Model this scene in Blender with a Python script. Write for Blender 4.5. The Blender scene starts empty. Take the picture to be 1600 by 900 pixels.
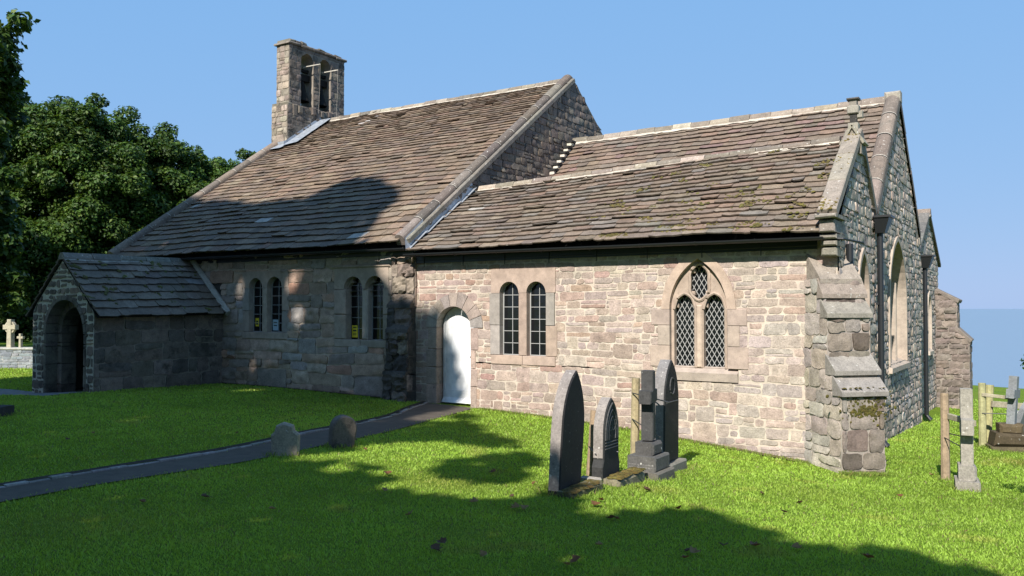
import bpy, math, random
import numpy as np
from mathutils import Vector, Matrix
from mathutils.geometry import tessellate_polygon
from mathutils import noise as mnoise

R_ = math.radians
random.seed(7); rng = np.random.default_rng(7)
SC = bpy.context.scene
COL = SC.collection

# ------------------------------------------------------------------ camera
cam_d = bpy.data.cameras.new('camera'); cam = bpy.data.objects.new('camera', cam_d); COL.objects.link(cam)
cam_d.sensor_width = 36.0; cam_d.lens = 36.0*1320/1600
cam_d.clip_start = 0.05; cam_d.clip_end = 60000
CAM = Vector((2.84, -13.82, 2.0))
cam.location = CAM
cam.rotation_euler = (R_(90+1.345), 0, R_(122.785-90))
SC.camera = cam

# ------------------------------------------------------------------ sky, sun, exposure
SUN_EL, SUN_AZ = 40.0, 9.0          # azimuth: degrees east of the south wall's normal
w = bpy.data.worlds.new('World'); SC.world = w; w.use_nodes = True
nt = w.node_tree; nt.nodes.clear()
out = nt.nodes.new('ShaderNodeOutputWorld'); bg = nt.nodes.new('ShaderNodeBackground'); sky = nt.nodes.new('ShaderNodeTexSky')
sky.sky_type = 'NISHITA'; sky.sun_disc = False
sky.sun_elevation = R_(SUN_EL); sky.sun_rotation = R_(180-SUN_AZ)
sky.altitude = 0; sky.air_density = 1.0; sky.dust_density = 0.25; sky.ozone_density = 2.0
bg.inputs['Strength'].default_value = 0.10
sp = nt.nodes.new('ShaderNodeSeparateColor'); cb = nt.nodes.new('ShaderNodeCombineColor'); nt.links.new(sky.outputs[0], sp.inputs[0])
for ch, (p_, k_) in enumerate(((.32, 1.22), (.15, 2.44), (.05, 4.65))):      # a hazy summer sky: the horizon hardly brighter than the zenith
    a_ = nt.nodes.new('ShaderNodeMath'); a_.operation = 'POWER'; a_.inputs[1].default_value = p_; nt.links.new(sp.outputs[ch], a_.inputs[0])
    b_ = nt.nodes.new('ShaderNodeMath'); b_.operation = 'MULTIPLY'; b_.inputs[1].default_value = k_; nt.links.new(a_.outputs[0], b_.inputs[0]); nt.links.new(b_.outputs[0], cb.inputs[ch])
nt.links.new(cb.outputs[0], bg.inputs[0]); nt.links.new(bg.outputs[0], out.inputs[0])
sl = bpy.data.lights.new('sun', 'SUN'); so = bpy.data.objects.new('sun', sl); COL.objects.link(so)
sl.energy = 5.0; sl.angle = R_(0.5); sl.color = (1.0, 0.945, 0.87)
SUNV = Vector((math.sin(R_(SUN_AZ))*math.cos(R_(SUN_EL)), -math.cos(R_(SUN_AZ))*math.cos(R_(SUN_EL)), math.sin(R_(SUN_EL))))
so.rotation_euler = SUNV.to_track_quat('Z', 'Y').to_euler(); so.location = (0, -30, 40)
SC.view_settings.view_transform = 'Standard'; SC.view_settings.look = 'None'
SC.view_settings.gamma = 1.0; SC.view_settings.use_curve_mapping = False
SC.view_settings.exposure = 0.75
SC.cycles.max_bounces = 6; SC.cycles.transparent_max_bounces = 8
SC.cycles.use_denoising = True

# ------------------------------------------------------------------ mesh accumulator
class MB:
    def __init__(s): s.v = []; s.f = []; s.m = []; s.c = []
    def add(s, vs, fs, col=(.3, .3, .3), mat=0):
        b = len(s.v); s.v.extend(vs); s.f.extend([tuple(i+b for i in f) for f in fs])
        s.m.extend([mat]*len(fs)); s.c.extend([col]*len(vs))
    def build(s, name, mats, parent=None, org=None, smooth=False):
        me = bpy.data.meshes.new(name)
        o_ = org if org is not None else (ORG.get(parent.name, Vector((0, 0, 0))) if parent else Vector((0, 0, 0)))
        a = np.array([tuple(x) for x in s.v], dtype=np.float32)-np.array(o_, dtype=np.float32)
        me.from_pydata(a.tolist(), [], s.f)
        if not isinstance(mats, (list, tuple)): mats = [mats]
        for m in mats: me.materials.append(m)
        me.polygons.foreach_set('material_index', s.m)
        at = me.color_attributes.new('Col', 'FLOAT_COLOR', 'POINT')
        c = np.ones((len(s.v), 4), dtype=np.float32); c[:, :3] = np.array([x[:3] for x in s.c]); at.data.foreach_set('color', c.ravel())
        if smooth: me.polygons.foreach_set('use_smooth', [True]*len(s.f))
        me.update()
        ob = bpy.data.objects.new(name, me); COL.objects.link(ob)
        if parent: ob.parent = parent; ORG[ob.name] = ORG.get(parent.name, Vector((0, 0, 0)))
        else:
            ob.location = o_
        return ob
ORG = {}
def thing(name, label, cat, loc, group=None):
    o = bpy.data.objects.new(name, None); COL.objects.link(o); o.location = loc; o.empty_display_size = .2
    o['label'] = label; o['category'] = cat
    if group: o['group'] = group
    ORG[o.name] = Vector(loc); return o
def tag(o, label, cat, group=None):
    o['label'] = label; o['category'] = cat
    if group: o['group'] = group
    return o
def copy_tree(o, parent=None):
    c = o.copy(); COL.objects.link(c)
    if parent: c.parent = parent
    for ch in list(o.children): copy_tree(ch, c)
    return c

class Fr:                       # a local frame: u along, v up, n outwards
    def __init__(s, o, u, v):
        s.o = Vector(o); s.u = Vector(u).normalized(); s.v = Vector(v).normalized(); s.n = s.u.cross(s.v)
    def p(s, u, v, n=0.): return s.o+s.u*u+s.v*v+s.n*n

def jit(c, a=.08):
    k = 1+random.uniform(-a, a); return tuple(max(0, x*k*(1+random.uniform(-a, a)*.25)) for x in c)
def pick(pal): return random.choices([p[0] for p in pal], [p[1] for p in pal])[0]
def mix(a, b, t): return tuple(x+(y-x)*t for x, y in zip(a, b))
def lerp(a, b, t): return a+(b-a)*t

def box(mb, fr, u0, u1, v0, v1, n0, n1, col=(.3, .3, .3), mat=0, bev=0.0, jt=0.0):
    """box in a frame; bev chamfers the front edges; jt jitters the corners"""
    r = lambda: random.uniform(-jt, jt)
    if bev <= 0:
        P = [fr.p(u+r(), v+r(), n+r()) for n in (n0, n1) for (u, v) in ((u0, v0), (u1, v0), (u1, v1), (u0, v1))]
        mb.add(P, [(3, 2, 1, 0), (4, 5, 6, 7), (0, 1, 5, 4), (1, 2, 6, 5), (2, 3, 7, 6), (3, 0, 4, 7)], col, mat)
    else:
        b = bev
        base = [(u0+r(), v0+r()), (u1+r(), v0+r()), (u1+r(), v1+r()), (u0+r(), v1+r())]
        ins = [(b, b), (-b, b), (-b, -b), (b, -b)]
        P = [fr.p(u, v, n0) for u, v in base]+[fr.p(u, v, n1-b) for u, v in base]+[fr.p(u+i, v+j, n1) for (u, v), (i, j) in zip(base, ins)]
        F = [(3, 2, 1, 0)]
        for i in range(4):
            j = (i+1) % 4; F += [(i, j, 4+j, 4+i), (4+i, 4+j, 8+j, 8+i)]
        F.append((8, 9, 10, 11)); mb.add(P, F, col, mat)

def plate(mb, fr, outer, holes, n0, n1, col=(.3, .3, .3), mat=0, back=False):
    loops = [outer]+list(holes)
    pts = [p for l in loops for p in l]
    tri = tessellate_polygon([[Vector((x, y, 0)) for x, y in l] for l in loops])
    P = [fr.p(x, y, n1) for x, y in pts]; F = []
    for a, b, c in tri:
        A, B, C_ = pts[a], pts[b], pts[c]
        s = (B[0]-A[0])*(C_[1]-A[1])-(B[1]-A[1])*(C_[0]-A[0])
        F.append((a, b, c) if s > 0 else (a, c, b))
    mb.add(P, F, col, mat)
    if back:
        mb.add([fr.p(x, y, n0) for x, y in pts], [tuple(reversed(f)) for f in F], col, mat)
    for k, l in enumerate(loops):
        ar = sum(l[i][0]*l[(i+1) % len(l)][1]-l[(i+1) % len(l)][0]*l[i][1] for i in range(len(l)))
        ll = l if (ar > 0) == (k == 0) else l[::-1]
        n = len(ll)
        P = [fr.p(x, y, n0) for x, y in ll]+[fr.p(x, y, n1) for x, y in ll]
        mb.add(P, [(i, (i+1) % n, n+(i+1) % n, n+i) for i in range(n)], col, mat)

def arc(cx, cy, r, a0, a1, n):
    return [(cx+r*math.cos(R_(lerp(a0, a1, i/n))), cy+r*math.sin(R_(lerp(a0, a1, i/n)))) for i in range(n+1)]
def round_arch(u0, u1, z0, zs, n=14):           # closed, counter-clockwise
    c = (u0+u1)/2; r = (u1-u0)/2
    return [(u0, z0), (u1, z0)]+arc(c, zs, r, 0, 180, n)
def pointed_top(u0, u1, zs, za, n=10):          # from (u1,zs) over the apex to (u0,zs)
    hw = (u1-u0)/2; c = (u0+u1)/2; h = za-zs; Rr = (hw*hw+h*h)/(2*hw)
    a = math.degrees(math.atan2(h, Rr-hw))
    right = arc(u1-Rr, zs, Rr, 0, a, n); left = arc(u0+Rr, zs, Rr, 180-a, 180, n)
    return right+left[1:]
def pointed_arch(u0, u1, z0, zs, za, n=10): return [(u0, z0), (u1, z0)]+pointed_top(u0, u1, zs, za, n)
def inside(poly, x, y):
    r = False; j = len(poly)-1
    for i in range(len(poly)):
        xi, yi = poly[i]; xj, yj = poly[j]
        if (yi > y) != (yj > y) and x < (xj-xi)*(y-yi)/(yj-yi)+xi: r = not r
        j = i
    return r

def tube(mb, pts, rad, col=(.1, .1, .1), mat=0, seg=8, caps=True):
    pts = [Vector(p) for p in pts]
    if not isinstance(rad, (list, tuple)): rad = [rad]*len(pts)
    P = []; F = []
    up = Vector((0, 0, 1))
    for i, p in enumerate(pts):
        d = (pts[min(i+1, len(pts)-1)]-pts[max(i-1, 0)]).normalized()
        a = d.cross(up if abs(d.z) < .9 else Vector((1, 0, 0))).normalized(); b = d.cross(a)
        for k in range(seg):
            t = 2*math.pi*k/seg; P.append(p+(a*math.cos(t)+b*math.sin(t))*rad[i])
    for i in range(len(pts)-1):
        for k in range(seg):
            k2 = (k+1) % seg; F.append((i*seg+k, i*seg+k2, (i+1)*seg+k2, (i+1)*seg+k))
    if caps: F += [tuple(range(seg)), tuple(reversed(range((len(pts)-1)*seg, len(pts)*seg)))]
    mb.add(P, F, col, mat)

# ------------------------------------------------------------------ stone walls built of real stones
def stone(mb, fr, q, prot, col, rough=.35, mat=0, rnd=.010):
    """one stone: a rough front face with a wobbly outline, and separate side skirts so that its arris stays crisp"""
    (bl, br, tr, tl) = q
    wdt = ((br[0]-bl[0])+(tr[0]-tl[0]))/2; h = ((tl[1]-bl[1])+(tr[1]-br[1]))/2
    if wdt < .03 or h < .025: return
    nx = max(2, min(8, int(wdt/.06))); nz = max(2, min(6, int(h/.055)))
    A, B = nx+1, nz+1; P = []; C_ = []
    ox, oy = random.uniform(0, 90), random.uniform(0, 90)
    tx, tz = random.uniform(-.5, .5)*prot, random.uniform(-.5, .4)*prot
    rn = min(rnd, wdt*.12, h*.14); rc = rn*.7
    for j in range(B):
        t = j/nz
        for i in range(A):
            s_ = i/nx
            u = lerp(lerp(bl[0], br[0], s_), lerp(tl[0], tr[0], s_), t); v = lerp(lerp(bl[1], br[1], s_), lerp(tl[1], tr[1], s_), t)
            ei, ej = i in (0, nx), j in (0, nz)
            if ei or ej:
                u += random.uniform(-rn, rn)*.7; v += random.uniform(-rn, rn)*.7
                if ei and ej: u += rc if i == 0 else -rc; v += rc if j == 0 else -rc
            k_ = 1+rough*(1.5*mnoise.noise((u*6+ox, v*8+oy, 0))+.8*mnoise.noise((u*19+ox, v*22+oy, 4)))
            if ei or ej: k_ = k_*.72
            n = max(prot*k_+tx*(s_-.5)*2*.5+tz*(t-.5)*2*.5, .0015)
            P.append((u, v, n)); k = 1+.22*mnoise.noise((u*6+ox, v*7+oy, 3))+.10*mnoise.noise((u*17+ox, v*17, 8)); C_.append(tuple(c*k for c in col))
    b = len(mb.v); mb.v.extend([fr.p(*p) for p in P]); mb.c.extend(C_)
    for j in range(nz):
        for i in range(nx):
            mb.f.append((b+j*A+i, b+j*A+i+1, b+(j+1)*A+i+1, b+(j+1)*A+i)); mb.m.append(mat)
    loop = [i for i in range(A)]+[j*A+nx for j in range(1, B)]+[nz*A+i for i in range(nx-1, -1, -1)]+[j*A for j in range(nz-1, 0, -1)]
    b2 = len(mb.v); m = len(loop)
    mb.v.extend([fr.p(*P[k]) for k in loop]+[fr.p(P[k][0], P[k][1], -.004) for k in loop]); dk = tuple(c*.85 for c in col); mb.c.extend([dk]*(2*m))
    for k in range(m):
        k2 = (k+1) % m; mb.f.append((b2+m+k, b2+m+k2, b2+k2, b2+k)); mb.m.append(mat)

def clip_quads(q, ops):
    """cut a row piece (zb,zt,uLb,uRb,uLt,uRt) by openings (z0,z1,half-profile left,right)"""
    todo = [q]
    for (z0, z1, fl, fr_) in ops:
        nxt = []
        for (zb, zt, a, b, c, d) in todo:
            if zt <= z0+1e-4 or zb >= z1-1e-4: nxt.append((zb, zt, a, b, c, d)); continue
            zm0, zm1 = max(zb, z0), min(zt, z1)
            if max(b, d) <= min(fl(zm0), fl(zm1)) or min(a, c) >= max(fr_(zm0), fr_(zm1)): nxt.append((zb, zt, a, b, c, d)); continue
            L = lambda z: lerp(a, c, (z-zb)/(zt-zb)); Rr = lambda z: lerp(b, d, (z-zb)/(zt-zb))
            if z0-zb > .03: nxt.append((zb, z0, a, b, L(z0), Rr(z0)))
            if zt-z1 > .03: nxt.append((z1, zt, L(z1), Rr(z1), c, d))
            l0, l1 = min(fl(zm0), Rr(zm0)), min(fl(zm1), Rr(zm1))
            if l0-L(zm0) > .03 and l1-L(zm1) > .0: nxt.append((zm0, zm1, L(zm0), l0, L(zm1), max(l1, L(zm1)+.01)))
            r0, r1 = max(fr_(zm0), L(zm0)), max(fr_(zm1), L(zm1))
            if Rr(zm0)-r0 > .03 and Rr(zm1)-r1 > .0: nxt.append((zm0, zm1, r0, Rr(zm0), min(r1, Rr(zm1)-.01), Rr(zm1)))
        todo = nxt
    return todo

def rect_op(u0, u1, z0, z1): return (z0, z1, lambda z: u0, lambda z: u1)
def round_op(u0, u1, z0, zs, pad=0):
    c = (u0+u1)/2; r = (u1-u0)/2+pad
    def hw(z): return r if z <= zs else math.sqrt(max(r*r-(z-zs)**2, 0))
    return (z0, zs+r, lambda z: c-hw(z), lambda z: c+hw(z))
def pointed_op(u0, u1, z0, zs, za, pad=0):
    c = (u0+u1)/2; b = (u1-u0)/2; h = za-zs; Rr = (b*b+h*h)/(2*b)
    def hw(z):
        if z <= zs: return b+pad
        return max(0, math.sqrt(max((Rr+pad)**2-(z-zs)**2, 0))-(Rr-b))
    zt = zs+math.sqrt(max((Rr+pad)**2-(Rr-b)**2, 0))
    return (z0, zt, lambda z: c-hw(z), lambda z: c+hw(z))

def wall(mb, fr, L, Rt, z0, z1, ops, pal, mortar, rows=(.12, .2), lens=(.2, .5), prot=.022, gap=.016, rough=.35, backing=True, shift=None, wav=.02, smalls=.12, matS=0, matM=1, vary=None, rnd=.010):
    """L(z), Rt(z): limits along u; z0/z1 floats (z0 may be a function of u through 'shift')"""
    if not callable(L): l0 = L; L = lambda z: l0
    if not callable(Rt): r0 = Rt; Rt = lambda z: r0
    sh = shift or (lambda u: 0.)
    seed = random.uniform(0, 99)
    wv = lambda u, z: wav*mnoise.noise((u*.55+seed, z*1.3, 0))
    zl = [z0]
    while zl[-1] < z1-1e-3:
        zt = zl[-1]+random.uniform(*rows)
        zl.append(z1 if z1-zt < rows[0]*.6 else zt)
    carry = []
    for ri in range(len(zl)-1):
        zb, zt = zl[ri], zl[ri+1]; nxt = []
        a, b, c, d = L(zb), Rt(zb), L(zt), Rt(zt)
        if b-a > .02:
            if d <= c: c = d = (c+d)/2
            if backing:
                n = max(1, int((b-a)/1.0))
                for i in range(n):
                    s0, s1 = i/n, (i+1)/n
                    for (e, f, g, hh, k, l) in clip_quads((zb, zt, lerp(a, b, s0), lerp(a, b, s1), lerp(c, d, s0), lerp(c, d, s1)), ops):
                        mb.add([fr.p(g, e), fr.p(hh, e), fr.p(l, f), fr.p(k, f)], [(0, 1, 2, 3)], jit(mortar, .06), matM)
            u = min(a, c)-random.uniform(0, lens[0]); uend = max(b, d)
            while u < uend:
                wd = random.uniform(*lens)*(1.0 if random.random() > smalls else .5)
                wd = max(wd, (zt-zb)*.75); e = u+wd
                if uend-e < .1: e = uend+.05
                sl = random.uniform(-.025, .025)
                st = (max(u, a), min(e, b), max(u+sl, c), min(e+sl, d))
                if st[1]-st[0] > .02 or st[3]-st[2] > .02:
                    subs = [(zb, zt)]
                    jump = ri+2 < len(zl) and random.random() < (.05 if rows[1] < .3 else .02) and wd > .22 and st[0] > a+.05 and st[1] < b-.05 and st[0] > L(zl[ri+2])+.05 and st[1] < Rt(zl[ri+2])-.05 and not any(o_[0] < zl[ri+2] and o_[1] > zb and o_[2](max(o_[0], zb)) < e+.1 and o_[3](max(o_[0], zb)) > u-.1 for o_ in ops+carry)
                    if jump:
                        top = lerp(zt, zl[ri+2], random.choice((.5, 1., 1.))); subs = [(zb, top)]; st = (st[0], st[1], st[0], st[1]); nxt.append(rect_op(st[0], st[1], zt-.01, top))
                    elif (zt-zb) > .13 and random.random() < smalls:
                        m = lerp(zb, zt, random.uniform(.35, .65)); subs = [(zb, m), (m, zt)]
                    for (y0, y1) in subs:
                        q = (y0, y1, st[0], max(st[1], st[0]), st[2], max(st[3], st[2]))
                        for (e0, f0, g, hh, k, l) in clip_quads(q, ops+carry):
                            gp = gap*random.uniform(.5, 1.5)/2
                            j4 = lambda: random.uniform(-1, 1)*rnd*.6
                            pts = [(g+gp, e0+gp+j4()), (hh-gp, e0+gp+j4()), (l-gp, f0-gp+j4()), (k+gp, f0-gp+j4())]
                            pts = [(uu, vv+sh(uu)+wv(uu, vv)) for uu, vv in pts]
                            cc = pick(pal)
                            if vary: cc = vary(cc, (g+hh)/2, (e0+f0)/2)
                            stone(mb, fr, pts, prot*random.uniform(.5, 1.4), jit(cc, .14), rough, matS, rnd)
                u = e
        carry = nxt

# ------------------------------------------------------------------ slates
def MEANC(pal):
    w_ = sum(p[1] for p in pal); return tuple(sum(p[0][i]*p[1] for p in pal)/w_ for i in range(3))
def slates(mb, P00, P10, P01, P11, e0, e1, wid, pal, thick=.021, over=.06, sag=.03, light=.012, lightcol=(.42, .39, .36), moss=0., mat=0, base=True, n=1, skip=None, boff=.16):
    P00, P10, P01, P11 = map(Vector, (P00, P10, P01, P11))
    def bil(s, t): return P00.lerp(P10, s).lerp(P01.lerp(P11, s), t)
    L = ((P01-P00).length+(P11-P10).length)/2
    W = ((P10-P00).length+(P11-P01).length)/2
    N = ((P10-P00).cross(P01-P00)).normalized()
    if N.z < 0: N = -N
    seed = random.uniform(0, 50)
    if base:
        mb.add([P00-N*boff, P10-N*boff, P11-N*boff, P01-N*boff], [(0, 1, 2, 3)], (.02, .02, .02), mat)
    v = -over; 
    while v < L-.03:
        ex = lerp(e0, e1, max(0, v)/L)*random.uniform(.92, 1.08)
        u = -random.uniform(0, wid)
        while u < W:
            wd = wid*random.uniform(.55, 1.6)*lerp(1.15, .8, max(0, v)/L)
            a, b = max(u, -.01), min(u+wd, W+.01); u += wd
            if b-a < .06: continue
            a += .002; b -= .002
            if skip and skip((a+b)/2, v): continue
            th = thick*random.uniform(.7, 1.5); lift = .018+random.uniform(0, .016); dv = random.uniform(-.018, .018)
            if random.random() < .05: lift += .02
            v0 = v+dv; v1 = min(v+ex*1.35, L+.02)
            k = 4; lo = []; loB = []
            sg = lambda uu, vv: sag*mnoise.noise((uu*.45+seed, vv*.6, 1.5))
            P = []; tw = random.uniform(-.008, .008)
            for i in range(k+1):
                uu = lerp(a, b, i/k); vv = v0+random.uniform(-.012, .012)+(0.014 if i in (0, k) else 0)
                c = bil(uu/W, vv/L); z = sg(uu, vv)+lift+tw*(i/k-.5)
                P += [c+N*z, c+N*(z+th)]
            for i in range(k+1):
                uu = lerp(a, b, i/k); c = bil(uu/W, v1/L); P += [c+N*(sg(uu, v1)-.012), c+N*(sg(uu, v1)+.004)]
            F = []
            o = 2*(k+1)
            for i in range(k):
                F += [(2*i+1, 2*i+3, o+2*i+3, o+2*i+1), (2*i+2, 2*i, o+2*i, o+2*i+2)]
            F += [(0, 1, o+1, o), (2*k+1, 2*k, o+2*k, o+2*k+1)]
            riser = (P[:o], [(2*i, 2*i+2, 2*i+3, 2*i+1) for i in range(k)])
            cc = lightcol if random.random() < light else pick(pal)
            cc = jit(mix(cc, MEANC(pal), .40), .12) if cc is not lightcol else jit(cc, .1)
            mb.add(P, F, cc, mat); rk = random.uniform(.36, .62); mb.add(riser[0], riser[1], tuple(x*rk for x in cc), mat)  # lower edge coloured darker to draw the shadow line under each course
        v += ex

def ridge_stones(mb, A, B, wid, hgt, seg, pal, mortar=(.5, .45, .38), mat=0, dn=.5):
    """cut-stone ridge: inverted-V pieces bedded on pale mortar"""
    A, B = Vector(A), Vector(B); d = (B-A); L = d.length; d.normalize()
    s = d.cross(Vector((0, 0, 1))).normalized(); up = s.cross(d)
    n = max(1, int(L/seg))
    for i in range(n):
        a = A+d*(L*i/n+.006); b = A+d*(L*(i+1)/n-.006)
        k = random.uniform(-.014, .014); hw = wid*random.uniform(.9, 1.1)
        sec = [(-hw, -hw*dn), (-hw*.92, -hw*dn+.05), (-.05, hgt+k), (.05, hgt+k), (hw*.92, -hw*dn+.05), (hw, -hw*dn)]
        P = [a+s*x+up*z for x, z in sec]+[b+s*x+up*(z+random.uniform(-.006, .006)) for x, z in sec]
        F = [(j, j+1, 7+j, 6+j) for j in range(5)]+[(5, 4, 3, 2, 1, 0), (6, 7, 8, 9, 10, 11)]
        mb.add(P, [tuple(reversed(f)) for f in F], jit(pick(pal), .15), mat)
    P = []; F = []                       # ragged mortar fillet below both edges
    m = int(L/.12)
    for sg in (-1, 1):
        b0 = len(P)
        for i in range(m+1):
            p = A+d*(L*i/m); ww = wid+random.uniform(.015, .06)
            P += [p+s*sg*(wid*.8)+up*(-wid*dn+.035), p+s*sg*ww+up*(-ww*dn+.008-.01)]
        for i in range(m):
            f = (b0+2*i, b0+2*i+1, b0+2*i+3, b0+2*i+2); F.append(f if sg < 0 else tuple(reversed(f)))
    mb.add(P, F, mortar, mat)

def roll_coping(mb, A, B, side, r, seg, pal, mat=0, drop=.12, flat=.75):
    """rounded coping stones running from A up to B"""
    A, B = Vector(A), Vector(B); d = B-A; L = d.length; d.normalize(); s = Vector(side).normalized(); up = s.cross(d).normalized()
    if up.z < 0: up = -up
    n = max(1, int(L/seg)); K = 8
    for i in range(n):
        a = L*i/n+.004; b = L*(i+1)/n-.004; cc = jit(pick(pal), .14); jr = random.uniform(.95, 1.05)
        rings = []
        for (tt, rr) in ((a, .93), (a+.03, 1), ((a+b)/2, 1.0), (b-.03, 1), (b, .93)):
            sec = [(-r*jr, -drop)]+[(r*jr*rr*math.cos(math.pi-math.pi*j/K), r*flat*jr*rr*math.sin(math.pi*j/K)) for j in range(K+1)]+[(r*jr, -drop)]
            rings.append([A+d*tt+s*x+up*z for x, z in sec])
        m = K+3; P = [p for rg in rings for p in rg]; F = []
        for k in range(4):
            for j in range(m-1): F.append((k*m+j, (k+1)*m+j, (k+1)*m+j+1, k*m+j+1))
        F += [tuple(range(m)), tuple(reversed(range(4*m, 5*m)))]
        mb.add(P, F, cc, mat)
        if i:                                # pale joint
            P = [A+d*(a-.004)+s*x*1.03+up*(z*1.03+.003) for x, z in [(r*math.cos(math.pi-math.pi*j/K), r*flat*math.sin(math.pi*j/K)) for j in range(K+1)]]
            Q = [p+d*.02 for p in P]
            mb.add(P+Q, [(j, j+1, K+2+j, K+1+j) for j in range(K)], (.42, .39, .34), mat)

# ------------------------------------------------------------------ materials
def new_mat(name):
    m = bpy.data.materials.new(name); m.use_nodes = True; t = m.node_tree; b = t.nodes['Principled BSDF']; return m, t, b
def nd(t, ty, **kw):
    n = t.nodes.new(ty)
    for k, v in kw.items():
        if k in n.inputs.keys(): n.inputs[k].default_value = v
        else: setattr(n, k, v)
    return n
def ramp(t, src, stops):
    r = t.nodes.new('ShaderNodeValToRGB'); t.links.new(src, r.inputs[0])
    e = r.color_ramp.elements
    while len(e) < len(stops): e.new(.5)
    for el, (p, c) in zip(e, stops): el.position = p; el.color = (*c, 1) if len(c) == 3 else c
    return r
def mul(t, a, b, fac=1.0):
    m = t.nodes.new('ShaderNodeMix'); m.data_type = 'RGBA'; m.blend_type = 'MULTIPLY'; m.inputs[0].default_value = fac
    t.links.new(a, m.inputs[6]); t.links.new(b, m.inputs[7]); return m.outputs[2]
def mixc(t, f, a, b):
    m = t.nodes.new('ShaderNodeMix'); m.data_type = 'RGBA'
    if hasattr(f, 'links'): t.links.new(f, m.inputs[0])
    else: m.inputs[0].default_value = f
    for s_, i in ((a, 6), (b, 7)):
        if hasattr(s_, 'links'): t.links.new(s_, m.inputs[i])
        else: m.inputs[i].default_value = (*s_, 1)
    return m.outputs[2]
def stone_mat(name, fine=60, bump=.5, spots=None, stain=None, rough=.9, dist=.006, var=(.62, 1.25), mossy=None, pit_shade=.55):
    """attribute colour varied by grain, blotches, painted pit shade, lichen spots and stains"""
    m, t, b = new_mat(name)
    co = nd(t, 'ShaderNodeTexCoord').outputs['Object']
    at = nd(t, 'ShaderNodeAttribute', attribute_name='Col')
    def noise(sc, det=4, ro=.6):
        n = nd(t, 'ShaderNodeTexNoise', Scale=sc, Detail=det, Roughness=ro); t.links.new(co, n.inputs['Vector']); return n.outputs['Fac']
    n1 = noise(fine, 5, .7); n2 = noise(5.5, 5, .65)
    r1 = ramp(t, n1, [(.25, (var[0],)*3), (.75, (var[1],)*3)]); r2 = ramp(t, n2, [(.3, (.74, .73, .72)), (.7, (1.15, 1.13, 1.1))])
    c = mul(t, at.outputs['Color'], r1.outputs[0]); c = mul(t, c, r2.outputs[0])
    n4 = noise(13, 8, .72); r4 = ramp(t, n4, [(.30, (pit_shade,)*3), (.44, (1, 1, 1))]); c = mul(t, c, r4.outputs[0])  # shade of pits and cracks, multiplied into the colour
    if spots:
        s_ = noise(spots[0], 3, .5); r = ramp(t, s_, [(spots[1], (0, 0, 0)), (spots[1]+.05, (1, 1, 1))]); c = mixc(t, r.outputs[0], c, spots[2])
    if stain:
        s_ = noise(stain[0], 6, .7); r = ramp(t, s_, [(stain[1], (0, 0, 0)), (stain[1]+.12, (stain[3],)*3)]); c = mixc(t, r.outputs[0], c, stain[2])
    if mossy:
        s_ = noise(mossy[0], 6, .75); r = ramp(t, s_, [(mossy[1], (0, 0, 0)), (mossy[1]+.06, (1, 1, 1))]); c = mixc(t, r.outputs[0], c, mossy[2])
    t.links.new(c, b.inputs['Base Color']); b.inputs['Roughness'].default_value = rough; b.inputs['Specular IOR Level'].default_value = .25
    n3 = noise(fine*.5, 8, .75)
    bp = nd(t, 'ShaderNodeBump', Strength=bump, Distance=dist); t.links.new(n3, bp.inputs['Height']); t.links.new(bp.outputs[0], b.inputs['Normal'])
    return m
def plain(name, col, rough=.6, metal=0., spec=.5, nz=0, bump=0.):
    m, t, b = new_mat(name); b.inputs['Base Color'].default_value = (*col, 1); b.inputs['Roughness'].default_value = rough; b.inputs['Metallic'].default_value = metal; b.inputs['Specular IOR Level'].default_value = spec
    if nz:
        co = nd(t, 'ShaderNodeTexCoord').outputs['Object']; n = nd(t, 'ShaderNodeTexNoise', Scale=nz, Detail=5); t.links.new(co, n.inputs['Vector'])
        r = ramp(t, n.outputs['Fac'], [(.3, tuple(x*.72 for x in col)), (.7, tuple(min(1, x*1.2) for x in col))]); t.links.new(r.outputs[0], b.inputs['Base Color'])
        if bump:
            bp = nd(t, 'ShaderNodeBump', Strength=bump, Distance=.004); t.links.new(n.outputs['Fac'], bp.inputs['Height']); t.links.new(bp.outputs[0], b.inputs['Normal'])
    return m
M = {}
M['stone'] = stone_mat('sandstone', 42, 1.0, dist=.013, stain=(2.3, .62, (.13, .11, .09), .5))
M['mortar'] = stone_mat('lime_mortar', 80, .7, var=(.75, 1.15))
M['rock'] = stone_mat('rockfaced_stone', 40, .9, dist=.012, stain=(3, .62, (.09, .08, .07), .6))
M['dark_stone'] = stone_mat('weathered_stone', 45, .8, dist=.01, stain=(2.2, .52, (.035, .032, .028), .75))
M['dressed'] = stone_mat('dressed_sandstone', 70, .35, dist=.003, pit_shade=.78, stain=(3.2, .66, (.16, .14, .12), .4), var=(.82, 1.12))
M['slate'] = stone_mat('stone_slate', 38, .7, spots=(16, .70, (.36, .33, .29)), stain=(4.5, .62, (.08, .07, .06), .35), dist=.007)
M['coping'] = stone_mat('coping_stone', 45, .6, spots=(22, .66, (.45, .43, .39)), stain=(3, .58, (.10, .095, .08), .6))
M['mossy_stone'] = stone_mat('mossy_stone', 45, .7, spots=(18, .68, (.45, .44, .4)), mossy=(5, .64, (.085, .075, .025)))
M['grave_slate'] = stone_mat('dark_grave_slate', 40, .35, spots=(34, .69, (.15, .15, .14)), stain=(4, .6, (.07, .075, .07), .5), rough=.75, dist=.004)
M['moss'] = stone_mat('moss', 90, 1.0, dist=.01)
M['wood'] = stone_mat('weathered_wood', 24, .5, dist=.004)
M['black_iron'] = plain('black_painted_iron', (.012, .013, .015), .45)
M['lead'] = plain('sheet_lead', (.33, .36, .40), .5, .35, nz=9, bump=.3)
M['white_paint'] = plain('white_paint', (.70, .70, .69), .45, nz=4)
M['came'] = plain('lead_came', (.32, .32, .31), .5)
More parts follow.
